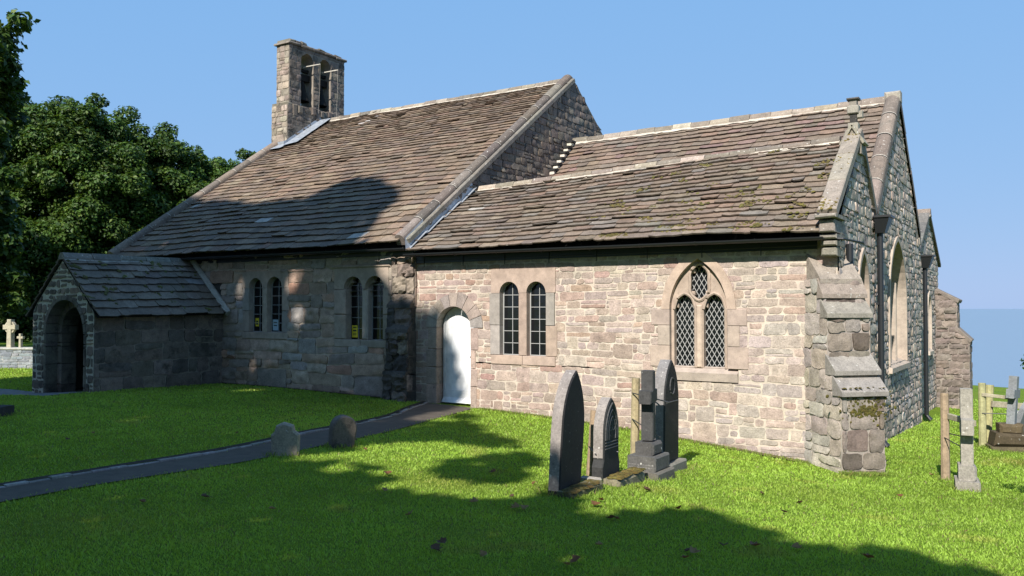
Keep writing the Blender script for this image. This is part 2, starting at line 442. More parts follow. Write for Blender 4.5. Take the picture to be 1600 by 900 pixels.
M['wire'] = plain('steel_wire', (.08, .08, .08), .5, .6)
M['bronze'] = plain('bell_bronze', (.010, .010, .009), .8, 0., .2)
M['yellow'] = plain('yellow_card', (.75, .58, .03), .6)
M['card_blue'] = plain('pale_blue_card', (.35, .48, .55), .6)
M['ink'] = plain('black_ink', (.02, .02, .02), .7)
def glass_mat():
    m, t, b = new_mat('old_window_glass')
    b.inputs['Base Color'].default_value = (.008, .009, .010, 1); b.inputs['Roughness'].default_value = .12; b.inputs['Specular IOR Level'].default_value = .35
    co = nd(t, 'ShaderNodeTexCoord').outputs['Object']; n = nd(t, 'ShaderNodeTexNoise', Scale=7, Detail=2); t.links.new(co, n.inputs['Vector'])
    bp = nd(t, 'ShaderNodeBump', Strength=.25, Distance=.01); t.links.new(n.outputs['Fac'], bp.inputs['Height']); t.links.new(bp.outputs[0], b.inputs['Normal']); return m
M['glass'] = glass_mat()
def leaf_mat(name, trans=.35):
    m, t, b = new_mat(name); at = nd(t, 'ShaderNodeAttribute', attribute_name='Col')
    t.links.new(at.outputs['Color'], b.inputs['Base Color']); b.inputs['Roughness'].default_value = .55; b.inputs['Specular IOR Level'].default_value = .3
    tr = nd(t, 'ShaderNodeBsdfTranslucent'); hs = nd(t, 'ShaderNodeHueSaturation', Hue=.485, Saturation=1.1, Value=1.3); t.links.new(at.outputs['Color'], hs.inputs['Color']); t.links.new(hs.outputs[0], tr.inputs['Color'])
    mx = nd(t, 'ShaderNodeMixShader'); mx.inputs[0].default_value = trans
    t.links.new(b.outputs[0], mx.inputs[1]); t.links.new(tr.outputs[0], mx.inputs[2]); t.links.new(mx.outputs[0], t.nodes['Material Output'].inputs['Surface']); return m
M['leaf'] = leaf_mat('tree_leaves', .3); M['grass'] = leaf_mat('grass_blades', .35)
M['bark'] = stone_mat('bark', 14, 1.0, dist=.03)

# ------------------------------------------------------------------ ground
GP = np.array([(2.84, -13.82, .36), (-14.7, 0, .13), (-14.6, -3.4, .19), (-17.1, -3.4, .02), (-7.4, 0, .02), (-3.4, 0, -.17), (-.46, 0, -.44), (.4, -.5, -.5), (0, 9.35, -.84),
  (1.6, -.4, -.46), (-6, -9.5, .25), (.65, 29.2, -1.5), (-10, -10, .35), (-1.6, -5.5, 0.), (5, -8, .1), (8, 0, -.6), (-30, 0, .15), (-30, 20, .1), (-5, -20, .5), (10, -20, .45), (-40, -20, .6), (20, 15, -1.3),
  (1.8, 5.2, -.72), (-20, 25, -.5), (-60, 0, .3), (-60, 60, .3), (60, 0, -1.5), (0, -60, 1.), (-60, -60, 1.), (60, -60, .5), (-11, -4.5, .2), (-2.6, -.15, -.24), (-11, 0, .1), (-5, 0, -.07), (-23, 1, .18), (-6.1, -4.5, .09)], dtype=float)
def _phi(r): return np.where(r > 1e-9, r*r*np.log(np.maximum(r, 1e-9)), 0.)
_n = len(GP); _A = np.zeros((_n+3, _n+3)); _D = np.sqrt(((GP[:, None, :2]-GP[None, :, :2])**2).sum(-1)); _A[:_n, :_n] = _phi(_D)+np.eye(_n)*2.0
_A[:_n, _n] = 1; _A[:_n, _n+1:] = GP[:, :2]; _A[_n, :_n] = 1; _A[_n+1:, :_n] = GP[:, :2].T
_W = np.linalg.solve(_A, np.concatenate([GP[:, 2], [0, 0, 0]]))
def gz_np(x, y):
    x = np.asarray(x, float); y = np.asarray(y, float)
    xc, yc = np.clip(x, -90, 60), np.clip(y, -90, 60)
    r = np.sqrt((xc[..., None]-GP[:, 0])**2+(yc[..., None]-GP[:, 1])**2)
    z = _phi(r)@_W[:_n]+_W[_n]+_W[_n+1]*xc+_W[_n+2]*yc
    ed = np.maximum(0, y-(29.5+np.maximum(0, -(x+6))*1.2))+np.maximum(0, x-28)*.7
    z = z+.02*np.sin(x*1.7+y*.6)*np.cos(y*1.3-x*.4)*np.clip(-y-1.2, 0, 1)
    return z-np.minimum(ed*.9, 70)
def gz(x, y): return float(gz_np(np.array([x]), np.array([y]))[0])

def ground_mat():
    m, t, b = new_mat('lawn_soil')
    co = nd(t, 'ShaderNodeTexCoord').outputs['Object']
    def noise(sc, det=5, ro=.6):
        n = nd(t, 'ShaderNodeTexNoise', Scale=sc, Detail=det, Roughness=ro); t.links.new(co, n.inputs['Vector']); return n.outputs['Fac']
    r = ramp(t, noise(1.1), [(.3, (.11, .18, .018)), (.55, (.14, .21, .02)), (.8, (.19, .21, .035))])
    r2 = ramp(t, noise(45, 6, .7), [(.25, (.45, .45, .45)), (.75, (1.3, 1.3, 1.2))])
    t.links.new(mul(t, r.outputs[0], r2.outputs[0]), b.inputs['Base Color']); b.inputs['Roughness'].default_value = .95; b.inputs['Specular IOR Level'].default_value = .1
    bp = nd(t, 'ShaderNodeBump', Strength=.8, Distance=.03); t.links.new(noise(70, 5), bp.inputs['Height']); t.links.new(bp.outputs[0], b.inputs['Normal']); return m
def axis(lo, hi, fine0, fine1, st):
    a = list(np.arange(fine0, fine1+.001, st)); x = fine0; s = st
    while x > lo: s *= 1.35; x -= s; a.insert(0, max(x, lo))
    x = fine1; s = st
    while x < hi: s *= 1.35; x += s; a.append(min(x, hi))
    return np.array(a)
gx = axis(-260, 200, -28, 12, .4); gy = axis(-160, 140, -15, 32, .4)
XX, YY = np.meshgrid(gx, gy); ZZ = gz_np(XX, YY)
mb = MB(); nx_, ny_ = len(gx), len(gy)
mb.v = [Vector(p) for p in np.stack([XX.ravel(), YY.ravel(), ZZ.ravel()], 1)]; mb.c = [(.1, .1, .1)]*len(mb.v)
mb.f = [(j*nx_+i, j*nx_+i+1, (j+1)*nx_+i+1, (j+1)*nx_+i) for j in range(ny_-1) for i in range(nx_-1)]; mb.m = [0]*len(mb.f)
g = mb.build('lawn', ground_mat(), smooth=True); g['kind'] = 'structure'

# sea
def sea_mat():
    m, t, b = new_mat('sea_water'); b.inputs['Base Color'].default_value = (.165, .23, .30, 1); b.inputs['Roughness'].default_value = .40; b.inputs['IOR'].default_value = 1.33
    co = nd(t, 'ShaderNodeTexCoord').outputs['Object']; mp = nd(t, 'ShaderNodeMapping'); mp.inputs['Scale'].default_value = (.10, .22, 1); mp.inputs['Rotation'].default_value = (0, 0, R_(33)); t.links.new(co, mp.inputs['Vector'])
    n = nd(t, 'ShaderNodeTexNoise', Scale=1.0, Detail=8, Roughness=.65); t.links.new(mp.outputs[0], n.inputs['Vector'])
    bp = nd(t, 'ShaderNodeBump', Strength=.6, Distance=1.2); t.links.new(n.outputs['Fac'], bp.inputs['Height']); t.links.new(bp.outputs[0], b.inputs['Normal']); return m
mb = MB(); mb.add([(0, 0, -32)]+[(30000*math.cos(t_*math.pi/36), 30000*math.sin(t_*math.pi/36), -32) for t_ in range(72)], [(0, i+1, (i+1) % 72+1) for i in range(72)])
o = mb.build('sea', sea_mat()); o['kind'] = 'structure'

# path
def ribbon(name, left, right, mat, lift=.012, thick=.0, sub=8):
    def res(p):
        p = np.array(p, float); d = np.r_[0, np.cumsum(np.hypot(*np.diff(p, axis=0).T))]; q = np.linspace(0, d[-1], sub*(len(p)-1)+1)
        return np.stack([np.interp(q, d, p[:, 0]), np.interp(q, d, p[:, 1])], 1)
    def smooth(p):
        for _ in range(4): p[1:-1] = (p[:-2]+2*p[1:-1]+p[2:])/4
        return p
    a, b = smooth(res(left)), smooth(res(right)); P = []; F = []; K = 4
    for i in range(len(a)):
        for k in range(K+1):
            q = a[i]+(b[i]-a[i])*k/K; P.append(Vector((q[0], q[1], gz(*q)+lift)))
    for i in range(len(a)-1):
        for k in range(K): F.append((i*(K+1)+k, i*(K+1)+k+1, (i+1)*(K+1)+k+1, (i+1)*(K+1)+k))
    mb = MB(); mb.add(P, F, (.1, .1, .1))
    o = mb.build(name, mat, smooth=True); o['kind'] = 'structure'
    return a, b
def asphalt():
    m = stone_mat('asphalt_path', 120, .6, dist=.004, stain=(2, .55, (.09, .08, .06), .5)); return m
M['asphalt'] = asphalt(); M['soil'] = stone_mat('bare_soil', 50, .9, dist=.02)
def ribc(mbname): pass
PATH_L = [(-5.1, -16.5), (-5.5, -12.0), (-5.72, -9.62), (-5.84, -8.4), (-6.09, -7.1), (-6.36, -5.6), (-6.68, -3.7), (-7.2, -2.0), (-7.7, -.9), (-8.0, -.15)]
PATH_R = [(-4.6, -16.5), (-4.95, -12.0), (-5.12, -9.7), (-5.20, -8.4), (-5.36, -7.1), (-5.60, -5.6), (-5.90, -3.9), (-6.25, -2.3), (-6.62, -1.0), (-6.85, -.12)]
pa, pb = ribbon('path', PATH_L, PATH_R, M['asphalt'])
bpy.data.objects['path'].data.color_attributes['Col'].data.foreach_set('color', np.tile(np.array([.090, .074, .060, 1], np.float32), len(bpy.data.objects['path'].data.vertices)))
ribbon('porch_path', [(-30, -5.6), (-22, -4.9), (-17.3, -4.5), (-14.9, -4.3)], [(-30, -4.4), (-22, -3.7), (-17.3, -3.2), (-14.9, -3.3)], M['asphalt'])
bpy.data.objects['porch_path'].data.color_attributes['Col'].data.foreach_set('color', np.tile(np.array([.2, .2, .21, 1], np.float32), len(bpy.data.objects['porch_path'].data.vertices)))
# kerb edging on the far side of the path: small set stones
mb = MB()
pl = pa; acc = 0
for i in range(len(pl)-1):
    a, b = Vector((*pl[i], gz(*pl[i]))), Vector((*pl[i+1], gz(*pl[i+1])))
    d = (b-a); L = d.length; d.normalize(); s_ = Vector((-d.y, d.x, 0)).normalized(); up = d.cross(s_)*-1
    fr = Fr(a, d, s_)
    box(mb, fr, 0.004, L-.004, -.01, .05, -.05, .035+random.uniform(-.012, .008), jit((.24, .23, .22), .2), 0, .008, .003)
o = mb.build('path_kerb', M['coping']); o['kind'] = 'structure'
BANK = [(a-.17, b) for a, b in PATH_L]
ribbon('soil_strip', BANK, [(a-.03, b) for a, b in PATH_L], M['soil'], .03, sub=12)
bpy.data.objects['soil_strip'].data.color_attributes['Col'].data.foreach_set('color', np.tile(np.array([.035, .028, .018, 1], np.float32), len(bpy.data.objects['soil_strip'].data.vertices)))
# bare soil at the foot of the walls
def soil_strip(pts_in, pts_out):
    ribbon('soil_strip', pts_in, pts_out, M['soil'], .018, sub=14)
    o = [x for x in COL.objects if x.name.startswith('soil_strip')][-1]
    o.data.color_attributes['Col'].data.foreach_set('color', np.tile(np.array([.13, .09, .06, 1], np.float32), len(o.data.vertices)))
soil_strip([(-6.85, .05), (-3.4, .05), (-.3, .05)], [(-6.85, -.13), (-3.4, -.16), (-.62, -.24)])
soil_strip([(-14.6, .05), (-11, .05), (-9.4, .05)], [(-14.6, -.12), (-11, -.13), (-9.4, -.16)])

# ------------------------------------------------------------------ the church
CH = thing('church', 'old sandstone church with stone slate roofs, twin bellcote and side porch', 'church', (-9, 6, 0))
S = Fr((0, 0, 0), (1, 0, 0), (0, 0, 1)); E_ = Fr((0, 0, 0), (0, 1, 0), (0, 0, 1))
gy0 = lambda u: 0
PAL_A = [((.36, .265, .225), 3), ((.41, .335, .275), 3), ((.32, .285, .27), 2.6), ((.345, .285, .285), 2.2), ((.38, .245, .165), .6), ((.31, .175, .145), .7), ((.45, .385, .33), 2), ((.31, .235, .205), 1.2)]
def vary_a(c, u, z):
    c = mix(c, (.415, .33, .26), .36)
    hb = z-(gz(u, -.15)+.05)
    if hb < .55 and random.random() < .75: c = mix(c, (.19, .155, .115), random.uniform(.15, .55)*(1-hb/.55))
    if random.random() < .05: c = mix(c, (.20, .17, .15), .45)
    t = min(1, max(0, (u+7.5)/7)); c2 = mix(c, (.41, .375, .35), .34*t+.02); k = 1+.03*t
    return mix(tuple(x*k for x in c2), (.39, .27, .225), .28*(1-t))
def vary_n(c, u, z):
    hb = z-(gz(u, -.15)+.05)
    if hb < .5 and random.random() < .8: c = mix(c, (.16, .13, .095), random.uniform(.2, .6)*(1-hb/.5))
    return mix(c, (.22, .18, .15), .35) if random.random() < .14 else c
PAL_N = [((.44, .32, .245), 3), ((.48, .36, .28), 3), ((.36, .30, .26), 3), ((.40, .365, .34), 1.3), ((.45, .27, .20), .9), ((.54, .43, .34), 1)]
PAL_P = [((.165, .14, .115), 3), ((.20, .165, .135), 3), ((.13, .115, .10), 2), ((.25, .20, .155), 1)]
PAL_E = [((.46, .395, .335), 3), ((.39, .33, .28), 3), ((.42, .38, .35), 3), ((.47, .375, .30), 1), ((.31, .265, .235), 1.5)]
PAL_B = [((.20, .165, .135), 3), ((.17, .145, .125), 3), ((.24, .20, .16), 2), ((.14, .125, .11), 2)]
PAL_S = [((.185, .136, .098), 4), ((.215, .158, .112), 3), ((.155, .122, .098), 3), ((.25, .182, .126), 1.6), ((.27, .218, .16), .8), ((.13, .106, .09), 1.5), ((.215, .138, .103), 1)]
PAL_S2 = [((.18, .136, .103), 4), ((.205, .158, .118), 3), ((.155, .132, .110), 3), ((.225, .150, .112), 1), ((.18, .168, .15), 1.2), ((.25, .20, .15), 1)]
PAL_R = [((.30, .26, .205), 3), ((.22, .19, .155), 3), ((.38, .335, .27), 1.5), ((.17, .15, .125), 2)]
PAL_C = [((.20, .16, .132), 3), ((.17, .145, .122), 2), ((.225, .185, .155), 2)]
DR = (.37, .285, .235); DRG = (.30, .28, .265)

# --- window/door data (u0,u1,sill,spring) on the south wall
W2 = [(-6.34, -5.90, 1.08, 2.29), (-5.72, -5.29, 1.08, 2.29)]
W1 = [(-13.66, -13.18, 1.42, 2.48), (-13.02, -12.50, 1.42, 2.48)]
W3 = [(-10.46, -10.00, 1.30, 2.42), (-9.83, -9.37, 1.30, 2.42)]
DOOR = (-7.90, -7.04, -.06, 1.60)
DIA = (-2.80, -1.78, .98, 1.98, 2.84)
ops_a = [rect_op(-6.52, -5.10, .92, 2.74), round_op(DOOR[0], DOOR[1], -.6, DOOR[3], .12), pointed_op(*DIA, .1), rect_op(-3.0, -1.6, .74, .98)]
ops_n = [rect_op(-13.86, -12.32, 1.28, 2.86), rect_op(-10.78, -9.22, 1.16, 2.88)]

# aisle south wall
mb = MB()
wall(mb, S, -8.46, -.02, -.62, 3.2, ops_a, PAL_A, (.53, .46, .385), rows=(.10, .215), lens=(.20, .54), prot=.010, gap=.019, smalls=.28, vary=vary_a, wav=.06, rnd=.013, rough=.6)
for (z, h) in zip(np.arange(-.6, 3.0, .34), [.33]*20):       # quoins at the joint with the nave
    pass
mb.build('aisle_south_wall', [M['stone'], M['mortar']], CH, smooth=True)
# nave south wall
mb = MB()
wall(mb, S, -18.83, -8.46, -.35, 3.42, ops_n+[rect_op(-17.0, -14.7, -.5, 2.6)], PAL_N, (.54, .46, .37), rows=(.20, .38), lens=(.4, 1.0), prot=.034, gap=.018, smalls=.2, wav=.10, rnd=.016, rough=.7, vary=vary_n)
mb.build('nave_south_wall', [M['stone'], M['mortar']], CH, smooth=True)

# east wall: aisle gable + chancel gable on one plane
mb = MB()
def eL(z): return 0. if z < 3.3 else (0.+(z-3.3)*1.05 if z < 4.95 else 1.7)
def aR(z): return 3.05 if z < 3.75 else 3.05-(z-3.75)*1.08
AIW = (1.42, 2.30, 1.1, 2.25, 2.95); CHW = (4.55, 6.75, .85, 2.05, 3.42)
wall(mb, E_, eL, aR, -1.1, 4.9, [pointed_op(*AIW, .08)], PAL_E, (.31, .275, .24), rows=(.12, .22), lens=(.18, .42), prot=.019, gap=.020, rough=1.0, smalls=.25, rnd=.015)
def cL(z): return 3.05 if z < 3.75 else 3.05+(z-3.75)*1.08
def cR(z): return 9.35 if z < 3.8 else 9.05-(z-3.8)*1.11
wall(mb, E_, cL, cR, -1.4, 6.45, [pointed_op(*CHW, .1)], PAL_E, (.32, .285, .245), rows=(.12, .22), lens=(.18, .42), prot=.019, gap=.020, rough=1.0, smalls=.25, rnd=.015)
mb.build('east_wall', [M['rock'], M['mortar']], CH, smooth=True)
# vestry (north-east) east wall, recessed, and its sides
V_ = Fr((-.3, 0, 0), (0, 1, 0), (0, 0, 1)); mb = MB()
VW = (13.2, 13.9, .8, 1.9, 2.4)
wall(mb, V_, lambda z: 9.3 if z < 3.3 else 10.9+(z-3.3)*1.86, lambda z: 15.9 if z < 3.3 else 15.9-(z-3.3)*1.71, -1.5, 4.65, [pointed_op(*VW, .08)], PAL_E, (.32, .285, .245), rows=(.12, .22), lens=(.18, .45), prot=.019, gap=.020, rough=1.0, smalls=.2, rnd=.015)
mb.build('vestry_east_wall', [M['rock'], M['mortar']], CH, smooth=True)
# hidden sides and the chancel's north flank as plain stone walls
mb = MB()
Nn = Fr((-.3, 15.9, 0), (-1, 0, 0), (0, 0, 1)); wall(mb, Nn, 0, 7, -1.6, 3.3, [], PAL_E, (.36, .33, .3), rows=(.2, .3), lens=(.3, .7), smalls=0)
Wv = Fr((-7.3, 15.9, 0), (0, -1, 0), (0, 0, 1)); wall(mb, Wv, lambda z: 0 if z < 3.3 else (z-3.3)*1.71, lambda z: 6.0 if z < 3.3 else 5.-(z-3.3)*1.86, -1.2, 4.65, [], PAL_E, (.36, .33, .3), rows=(.2, .3), lens=(.3, .7), smalls=0)
Nc = Fr((0, 9.35, 0), (-1, 0, 0), (0, 0, 1)); wall(mb, Nc, 0, 8.46, -1.4, 3.8, [], PAL_E, (.36, .33, .3), rows=(.2, .3), lens=(.3, .7), smalls=0)
Nv = Fr((-8.46, 14.0, 0), (-1, 0, 0), (0, 0, 1)); wall(mb, Nv, 0, 10.4, -.8, 3.4, [], PAL_N, (.3, .26, .22), rows=(.2, .3), lens=(.3, .7), smalls=0)
mb.build('north_wall', [M['stone'], M['mortar']], CH, smooth=True)
# nave gables
mb = MB()
G1 = Fr((-8.46, 0, 0), (0, 1, 0), (0, 0, 1)); gs = 7.17/(8.38-3.4)
wall(mb, G1, lambda z: 0 if z < 3.5 else -.3+(z-3.4)*gs+.05, lambda z: 14. if z < 3.5 else 14.04-(z-3.4)*gs, -.7, 8.3, [], PAL_B, (.215, .185, .155), rows=(.13, .24), lens=(.2, .45), prot=.03, gap=.016, rough=.6, smalls=.15)
mb.build('nave_east_gable', [M['rock'], M['mortar']], CH, smooth=True)
mb = MB()
G2 = Fr((-18.83, 14, 0), (0, -1, 0), (0, 0, 1))
wall(mb, G2, lambda z: 0 if z < 3.5 else -.04+(z-3.4)*gs, lambda z: 14. if z < 3.5 else 14.3-(z-3.4)*gs, -.7, 8.3, [], PAL_N, (.3, .26, .22), rows=(.16, .28), lens=(.3, .6), prot=.03, smalls=.1)
mb.build('nave_west_gable', [M['stone'], M['mortar']], CH, smooth=True)

# --- roofs
mb = MB()
def bell_skip(u, v): return False
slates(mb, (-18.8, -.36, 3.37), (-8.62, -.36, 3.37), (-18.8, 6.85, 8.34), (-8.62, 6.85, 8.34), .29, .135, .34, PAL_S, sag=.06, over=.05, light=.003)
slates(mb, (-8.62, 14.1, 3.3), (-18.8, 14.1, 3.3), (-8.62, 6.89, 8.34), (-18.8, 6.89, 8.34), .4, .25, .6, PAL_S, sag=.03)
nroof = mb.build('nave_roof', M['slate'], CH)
mb = MB(); ridge_stones(mb, (-18.2, 6.87, 8.40), (-8.75, 6.87, 8.40), .12, .045, .45, PAL_R, dn=.68); mb.build('ridge', M['coping'], nroof)
mb = MB()
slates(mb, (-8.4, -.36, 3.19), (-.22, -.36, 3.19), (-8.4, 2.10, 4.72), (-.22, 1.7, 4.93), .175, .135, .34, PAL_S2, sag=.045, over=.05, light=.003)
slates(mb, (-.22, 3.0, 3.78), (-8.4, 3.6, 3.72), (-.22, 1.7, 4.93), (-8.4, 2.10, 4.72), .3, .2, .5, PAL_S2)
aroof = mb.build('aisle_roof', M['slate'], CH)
mb = MB(); ridge_stones(mb, (-8.3, 2.12, 4.76), (-.3, 1.72, 4.97), .10, .03, .5, PAL_R, dn=.75); mb.build('ridge', M['coping'], aroof)
mb = MB()
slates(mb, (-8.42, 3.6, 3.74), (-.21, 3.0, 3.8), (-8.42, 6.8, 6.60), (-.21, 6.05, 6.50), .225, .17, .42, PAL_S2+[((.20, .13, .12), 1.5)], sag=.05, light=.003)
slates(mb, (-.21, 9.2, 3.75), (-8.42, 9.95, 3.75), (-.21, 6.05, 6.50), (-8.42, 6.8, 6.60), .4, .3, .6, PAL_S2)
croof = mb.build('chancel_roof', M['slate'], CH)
mb = MB(); ridge_stones(mb, (-8.4, 6.8, 6.66), (-.22, 6.05, 6.56), .11, .045, .5, PAL_R, dn=.9); mb.build('ridge', M['coping'], croof)
mb = MB()
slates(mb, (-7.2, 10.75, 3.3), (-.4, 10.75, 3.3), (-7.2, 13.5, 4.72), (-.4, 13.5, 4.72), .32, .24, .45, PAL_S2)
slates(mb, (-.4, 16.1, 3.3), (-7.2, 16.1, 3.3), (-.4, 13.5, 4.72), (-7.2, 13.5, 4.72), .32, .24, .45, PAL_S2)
vroof = mb.build('vestry_roof', M['slate'], CH)
mb = MB(); ridge_stones(mb, (-7.2, 13.5, 4.78), (-.2, 13.5, 4.78), .16, .12, .5, PAL_R, dn=.6); mb.build('ridge', M['coping'], vroof)
# lead valley between aisle and chancel
mb = MB(); mb.add([(-8.4, 3.35, 3.79), (.06, 2.8, 3.82), (.06, 3.2, 3.82), (-8.4, 3.85, 3.79)], [(0, 1, 2, 3)]); mb.build('lead_valley', M['lead'], CH)

# --- copings
mb = MB()
roll_coping(mb, (-8.62, -.36, 3.44), (-8.62, 6.87, 8.47), (1, 0, 0), .13, .72, [((.15, .125, .105), 3), ((.13, .11, .095), 2), ((.20, .175, .15), 1)], drop=.16)
roll_coping(mb, (-8.62, 14.1, 3.42), (-8.62, 6.87, 8.47), (1, 0, 0), .13, .8, PAL_C, drop=.16)
# flat string below the roll against the gable
fr = Fr((-8.46, -.3, 3.36), (0, 7.17, 4.98), (-1, 0, 0))
for i in range(12):
    L = 8.73; box(mb, fr, L*i/12+.005, L*(i+1)/12-.005, -.08, .02, -.02, .09, jit((.20, .18, .155), .15), 0, .02)
mb.build('nave_east_coping', M['coping'], CH)
mb = MB(); roll_coping(mb, (-18.83, -.4, 3.45), (-18.83, 5.4, 7.44), (1, 0, 0), .14, .7, PAL_C, drop=.15); mb.build('nave_west_coping', M['coping'], CH); mb = MB(); roll_coping(mb, (-18.83, 14.1, 3.42), (-18.83, 8.2, 7.5), (1, 0, 0), .14, .9, PAL_C, drop=.15)
mb.build('nave_west_coping', M['coping'], CH)
mb = MB(); roll_coping(mb, (-.09, 3.06, 3.86), (-.09, 6.05, 6.58), (1, 0, 0), .155, .78, PAL_C, drop=.14); roll_coping(mb, (-.09, 9.15, 3.80), (-.09, 6.05, 6.58), (1, 0, 0), .155, .85, PAL_C, drop=.14)
fr = Fr((-.09, 6.05, 6.60), (1, 0, 0), (0, 0, 1)); box(mb, fr, -.16, .16, -.14, .09, -.15, .15, (.34, .31, .26), 0, .05)
box(mb, Fr((-.19, 9.1, 3.78), (0, 1, 0), (0, 0, 1)), -.1, .16, -.22, -.06, -.2, .24, (.25, .23, .2))
mb.build('chancel_coping', M['coping'], CH)
mb = MB()
fr = Fr((-.13, -.46, 3.48), (0, 2.16, 1.72), (-1, 0, 0)); fr = Fr(fr.o, fr.u, (-1, 0, 0))
L = math.hypot(2.16, 1.55)
AC = Fr((-.075, -.42, 3.44), (0, 2.12, 1.60), (-1, 0, 0)); L = math.hypot(2.12, 1.60)
for i in range(3): box(mb, AC, L*i/3+.004, L*(i+1)/3-.004, -.14, .14, -.06, .085, jit((.27, .24, .20), .12), 0, .015, .004)
AN = Fr((-.075, 3.03, 3.76), (0, -1.33, 1.24), (1, 0, 0)); L = math.hypot(1.33, 1.24)
for i in range(2): box(mb, AN, L*i/2+.004, L*(i+1)/2-.004, -.14, .14, -.06, .085, jit((.23, .205, .175), .12), 0, .015, .004)
ac = mb.build('aisle_coping', M['mossy_stone'], CH)
mb = MB()      # kneeler: stacked moulded blocks at the foot of the aisle coping
K = Fr((-.085, -.05, 0), (1, 0, 0), (0, 0, 1))
for (n1, z0, z1, wv_) in ((.44, 3.37, 3.44, .165), (.33, 3.16, 3.35, .125), (.26, 3.06, 3.14, .135), (.22, 2.96, 3.035, .125), (.17, 2.80, 2.945, .13)):
    box(mb, K, -wv_, wv_-.02, z0, z1, -.35, n1, jit((.25, .225, .19), .15), 0, .02, .008)
mb.build('kneeler', M['coping'], ac)
mb = MB()      # small gabled apex stone with a stub post on top
fr = Fr((-.075, 1.66, 4.76), (1, 0, 0), (0, 0, 1))
plate(mb, fr, [(-.15, -.12), (.15, -.12), (.15, .1), (0, .33), (-.15, .1)], [], -.16, .16, (.22, .20, .165), 0, True)
for sg in (-1, 1):
    f2 = Fr(fr.p(sg*.24, .06, 0), (-sg*.24, 0, .33), (0, sg, 0) if sg > 0 else (0, -1, 0)); 
    a_, b_ = fr.p(sg*.19, .05, 0), fr.p(0, .38, 0); d_ = (b_-a_)
    f2 = Fr(a_, d_, (0, 1, 0)); box(mb, f2, 0, d_.length, -.20, .20, -.025, .025, (.30, .28, .225), 0, .01)
box(mb, fr, -.085, .085, .30, .44, -.08, .08, (.30, .28, .235), 0, .01)
box(mb, fr, -.055, .055, .44, .60, -.05, .05, (.05, .048, .045), 0)
box(mb, fr, -.095, .095, .60, .74, -.09, .09, (.30, .28, .24), 0, .015); box(mb, fr, .06, .15, .52, .64, -.05, .05, (.28, .26, .22), 0, .01)
box(mb, fr, -.06, .06, .74, .84, -.06, .06, (.24, .22, .19), 0); box(mb, fr, -.10, .10, .84, .875, -.10, .10, (.10, .095, .09), 0, .01)
mb.build('apex_stone', M['mossy_stone'], ac)
mb = MB()      # vestry verge slabs
for (sgn, yy) in ((1, 10.85), (-1, 16.1)):
    a_ = Vector((-.36, yy, 3.32)); b_ = Vector((-.36, 13.5, 4.76)); d_ = b_-a_; f2 = Fr(a_, d_, (-1, 0, 0) if sgn > 0 else (1, 0, 0))
    for i in range(4): box(mb, f2, d_.length*i/4+.004, d_.length*(i+1)/4-.004, -.14, .14, -.04, .07, jit((.15, .14, .13), .15), 0, .01)
mb.build('vestry_coping', M['coping'], CH)

# lead flashing along the nave coping above the aisle roof
mb = MB()
N_ = Vector((0, -4.98, 7.17)).normalized()
for i in range(4):
    t0, t1 = i/4, (i+1)/4
    p = lambda t: Vector((-8.40, -.38, 3.22)).lerp(Vector((-8.40, 2.0, 4.72)), t)
    a_, b_ = p(t0), p(t1)
    mb.add([a_+Vector((-.05, 0, .22)), b_+Vector((-.05, 0, .30)), b_+Vector((-.02, 0, .02)), a_+Vector((-.02, 0, -.04)), a_+Vector((.10, 0, .0)), b_+Vector((.10, 0, .05))], [(0, 3, 2, 1), (3, 4, 5, 2)])
mb.build('lead_flashing', M['lead'], CH)
# stepped soakers where the chancel roof meets the nave gable
mb = MB()
for i in range(6):
    t = (i+.3)/6.6; p = Vector((-8.41, 5.6, 5.52)).lerp(Vector((-8.41, 6.85, 6.72)), t)
    box(mb, Fr(p, (0, 1, 0), (0, 0, 1)), -.13, .05, -.03, .06, -.02, .11, jit((.62, .58, .5), .1), 0, .015, .012)
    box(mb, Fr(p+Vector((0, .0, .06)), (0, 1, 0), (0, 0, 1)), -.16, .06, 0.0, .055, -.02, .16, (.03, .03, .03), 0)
mb.build('stepped_flashing', M['mortar'], CH)

# --- eaves: dark wall plate with a painted shadow band, gutters, brackets and a cable
mb = MB()
def gutter(mb, A, B, r=.055):
    A, B = Vector(A), Vector(B); d = (B-A).normalized(); s_ = d.cross(Vector((0, 0, 1))); P = []; F = []; K_ = 8
    for p in (A, B):
        for rr in (r, r-.008):
            for k in range(K_+1):
                t = math.pi+math.pi*k/K_; P.append(p+s_*math.cos(t)*rr+Vector((0, 0, math.sin(t)*rr)))
    m = K_+1
    for k in range(K_): F += [(k, k+1, 2*m+k+1, 2*m+k), (m+k+1, m+k, 3*m+k, 3*m+k+1)]
    F += [tuple(range(m)), tuple(reversed(range(2*m, 3*m)))]
    F += [(0, 2*m, 3*m, m), (K_, m+K_, 3*m+K_, 2*m+K_)]
    mb.add(P, F)
gutter(mb, (-8.5, -.33, 3.115), (-.16, -.33, 3.095)); gutter(mb, (-18.9, -.35, 3.27), (-8.45, -.35, 3.24))
for x in np.arange(-8.2, -.2, 1.0): tube(mb, [(x, -.05, 3.1), (x, -.33, 3.04), (x, -.39, 3.1)], .009); tube(mb, [(x, -.05, 3.06), (x, -.05, 2.85)], .008)
for x in np.arange(-18.5, -8.6, 1.0): tube(mb, [(x, -.05, 3.25), (x, -.34, 3.19), (x, -.41, 3.26)], .009)
tube(mb, [(-.3, -.33, 3.08), (.1, -.2, 3.06), (.3, .3, 3.02)], .018)
mb.build('gutter', M['black_iron'], CH)
mb = MB()
box(mb, S, -8.46, -.32, 2.93, 3.2, -.01, .04, (.03, .03, .03)); box(mb, S, -18.83, -8.5, 3.12, 3.4, -.01, .04, (.03, .03, .03))  # plates run lower than the timber, their black standing in for eaves shadow
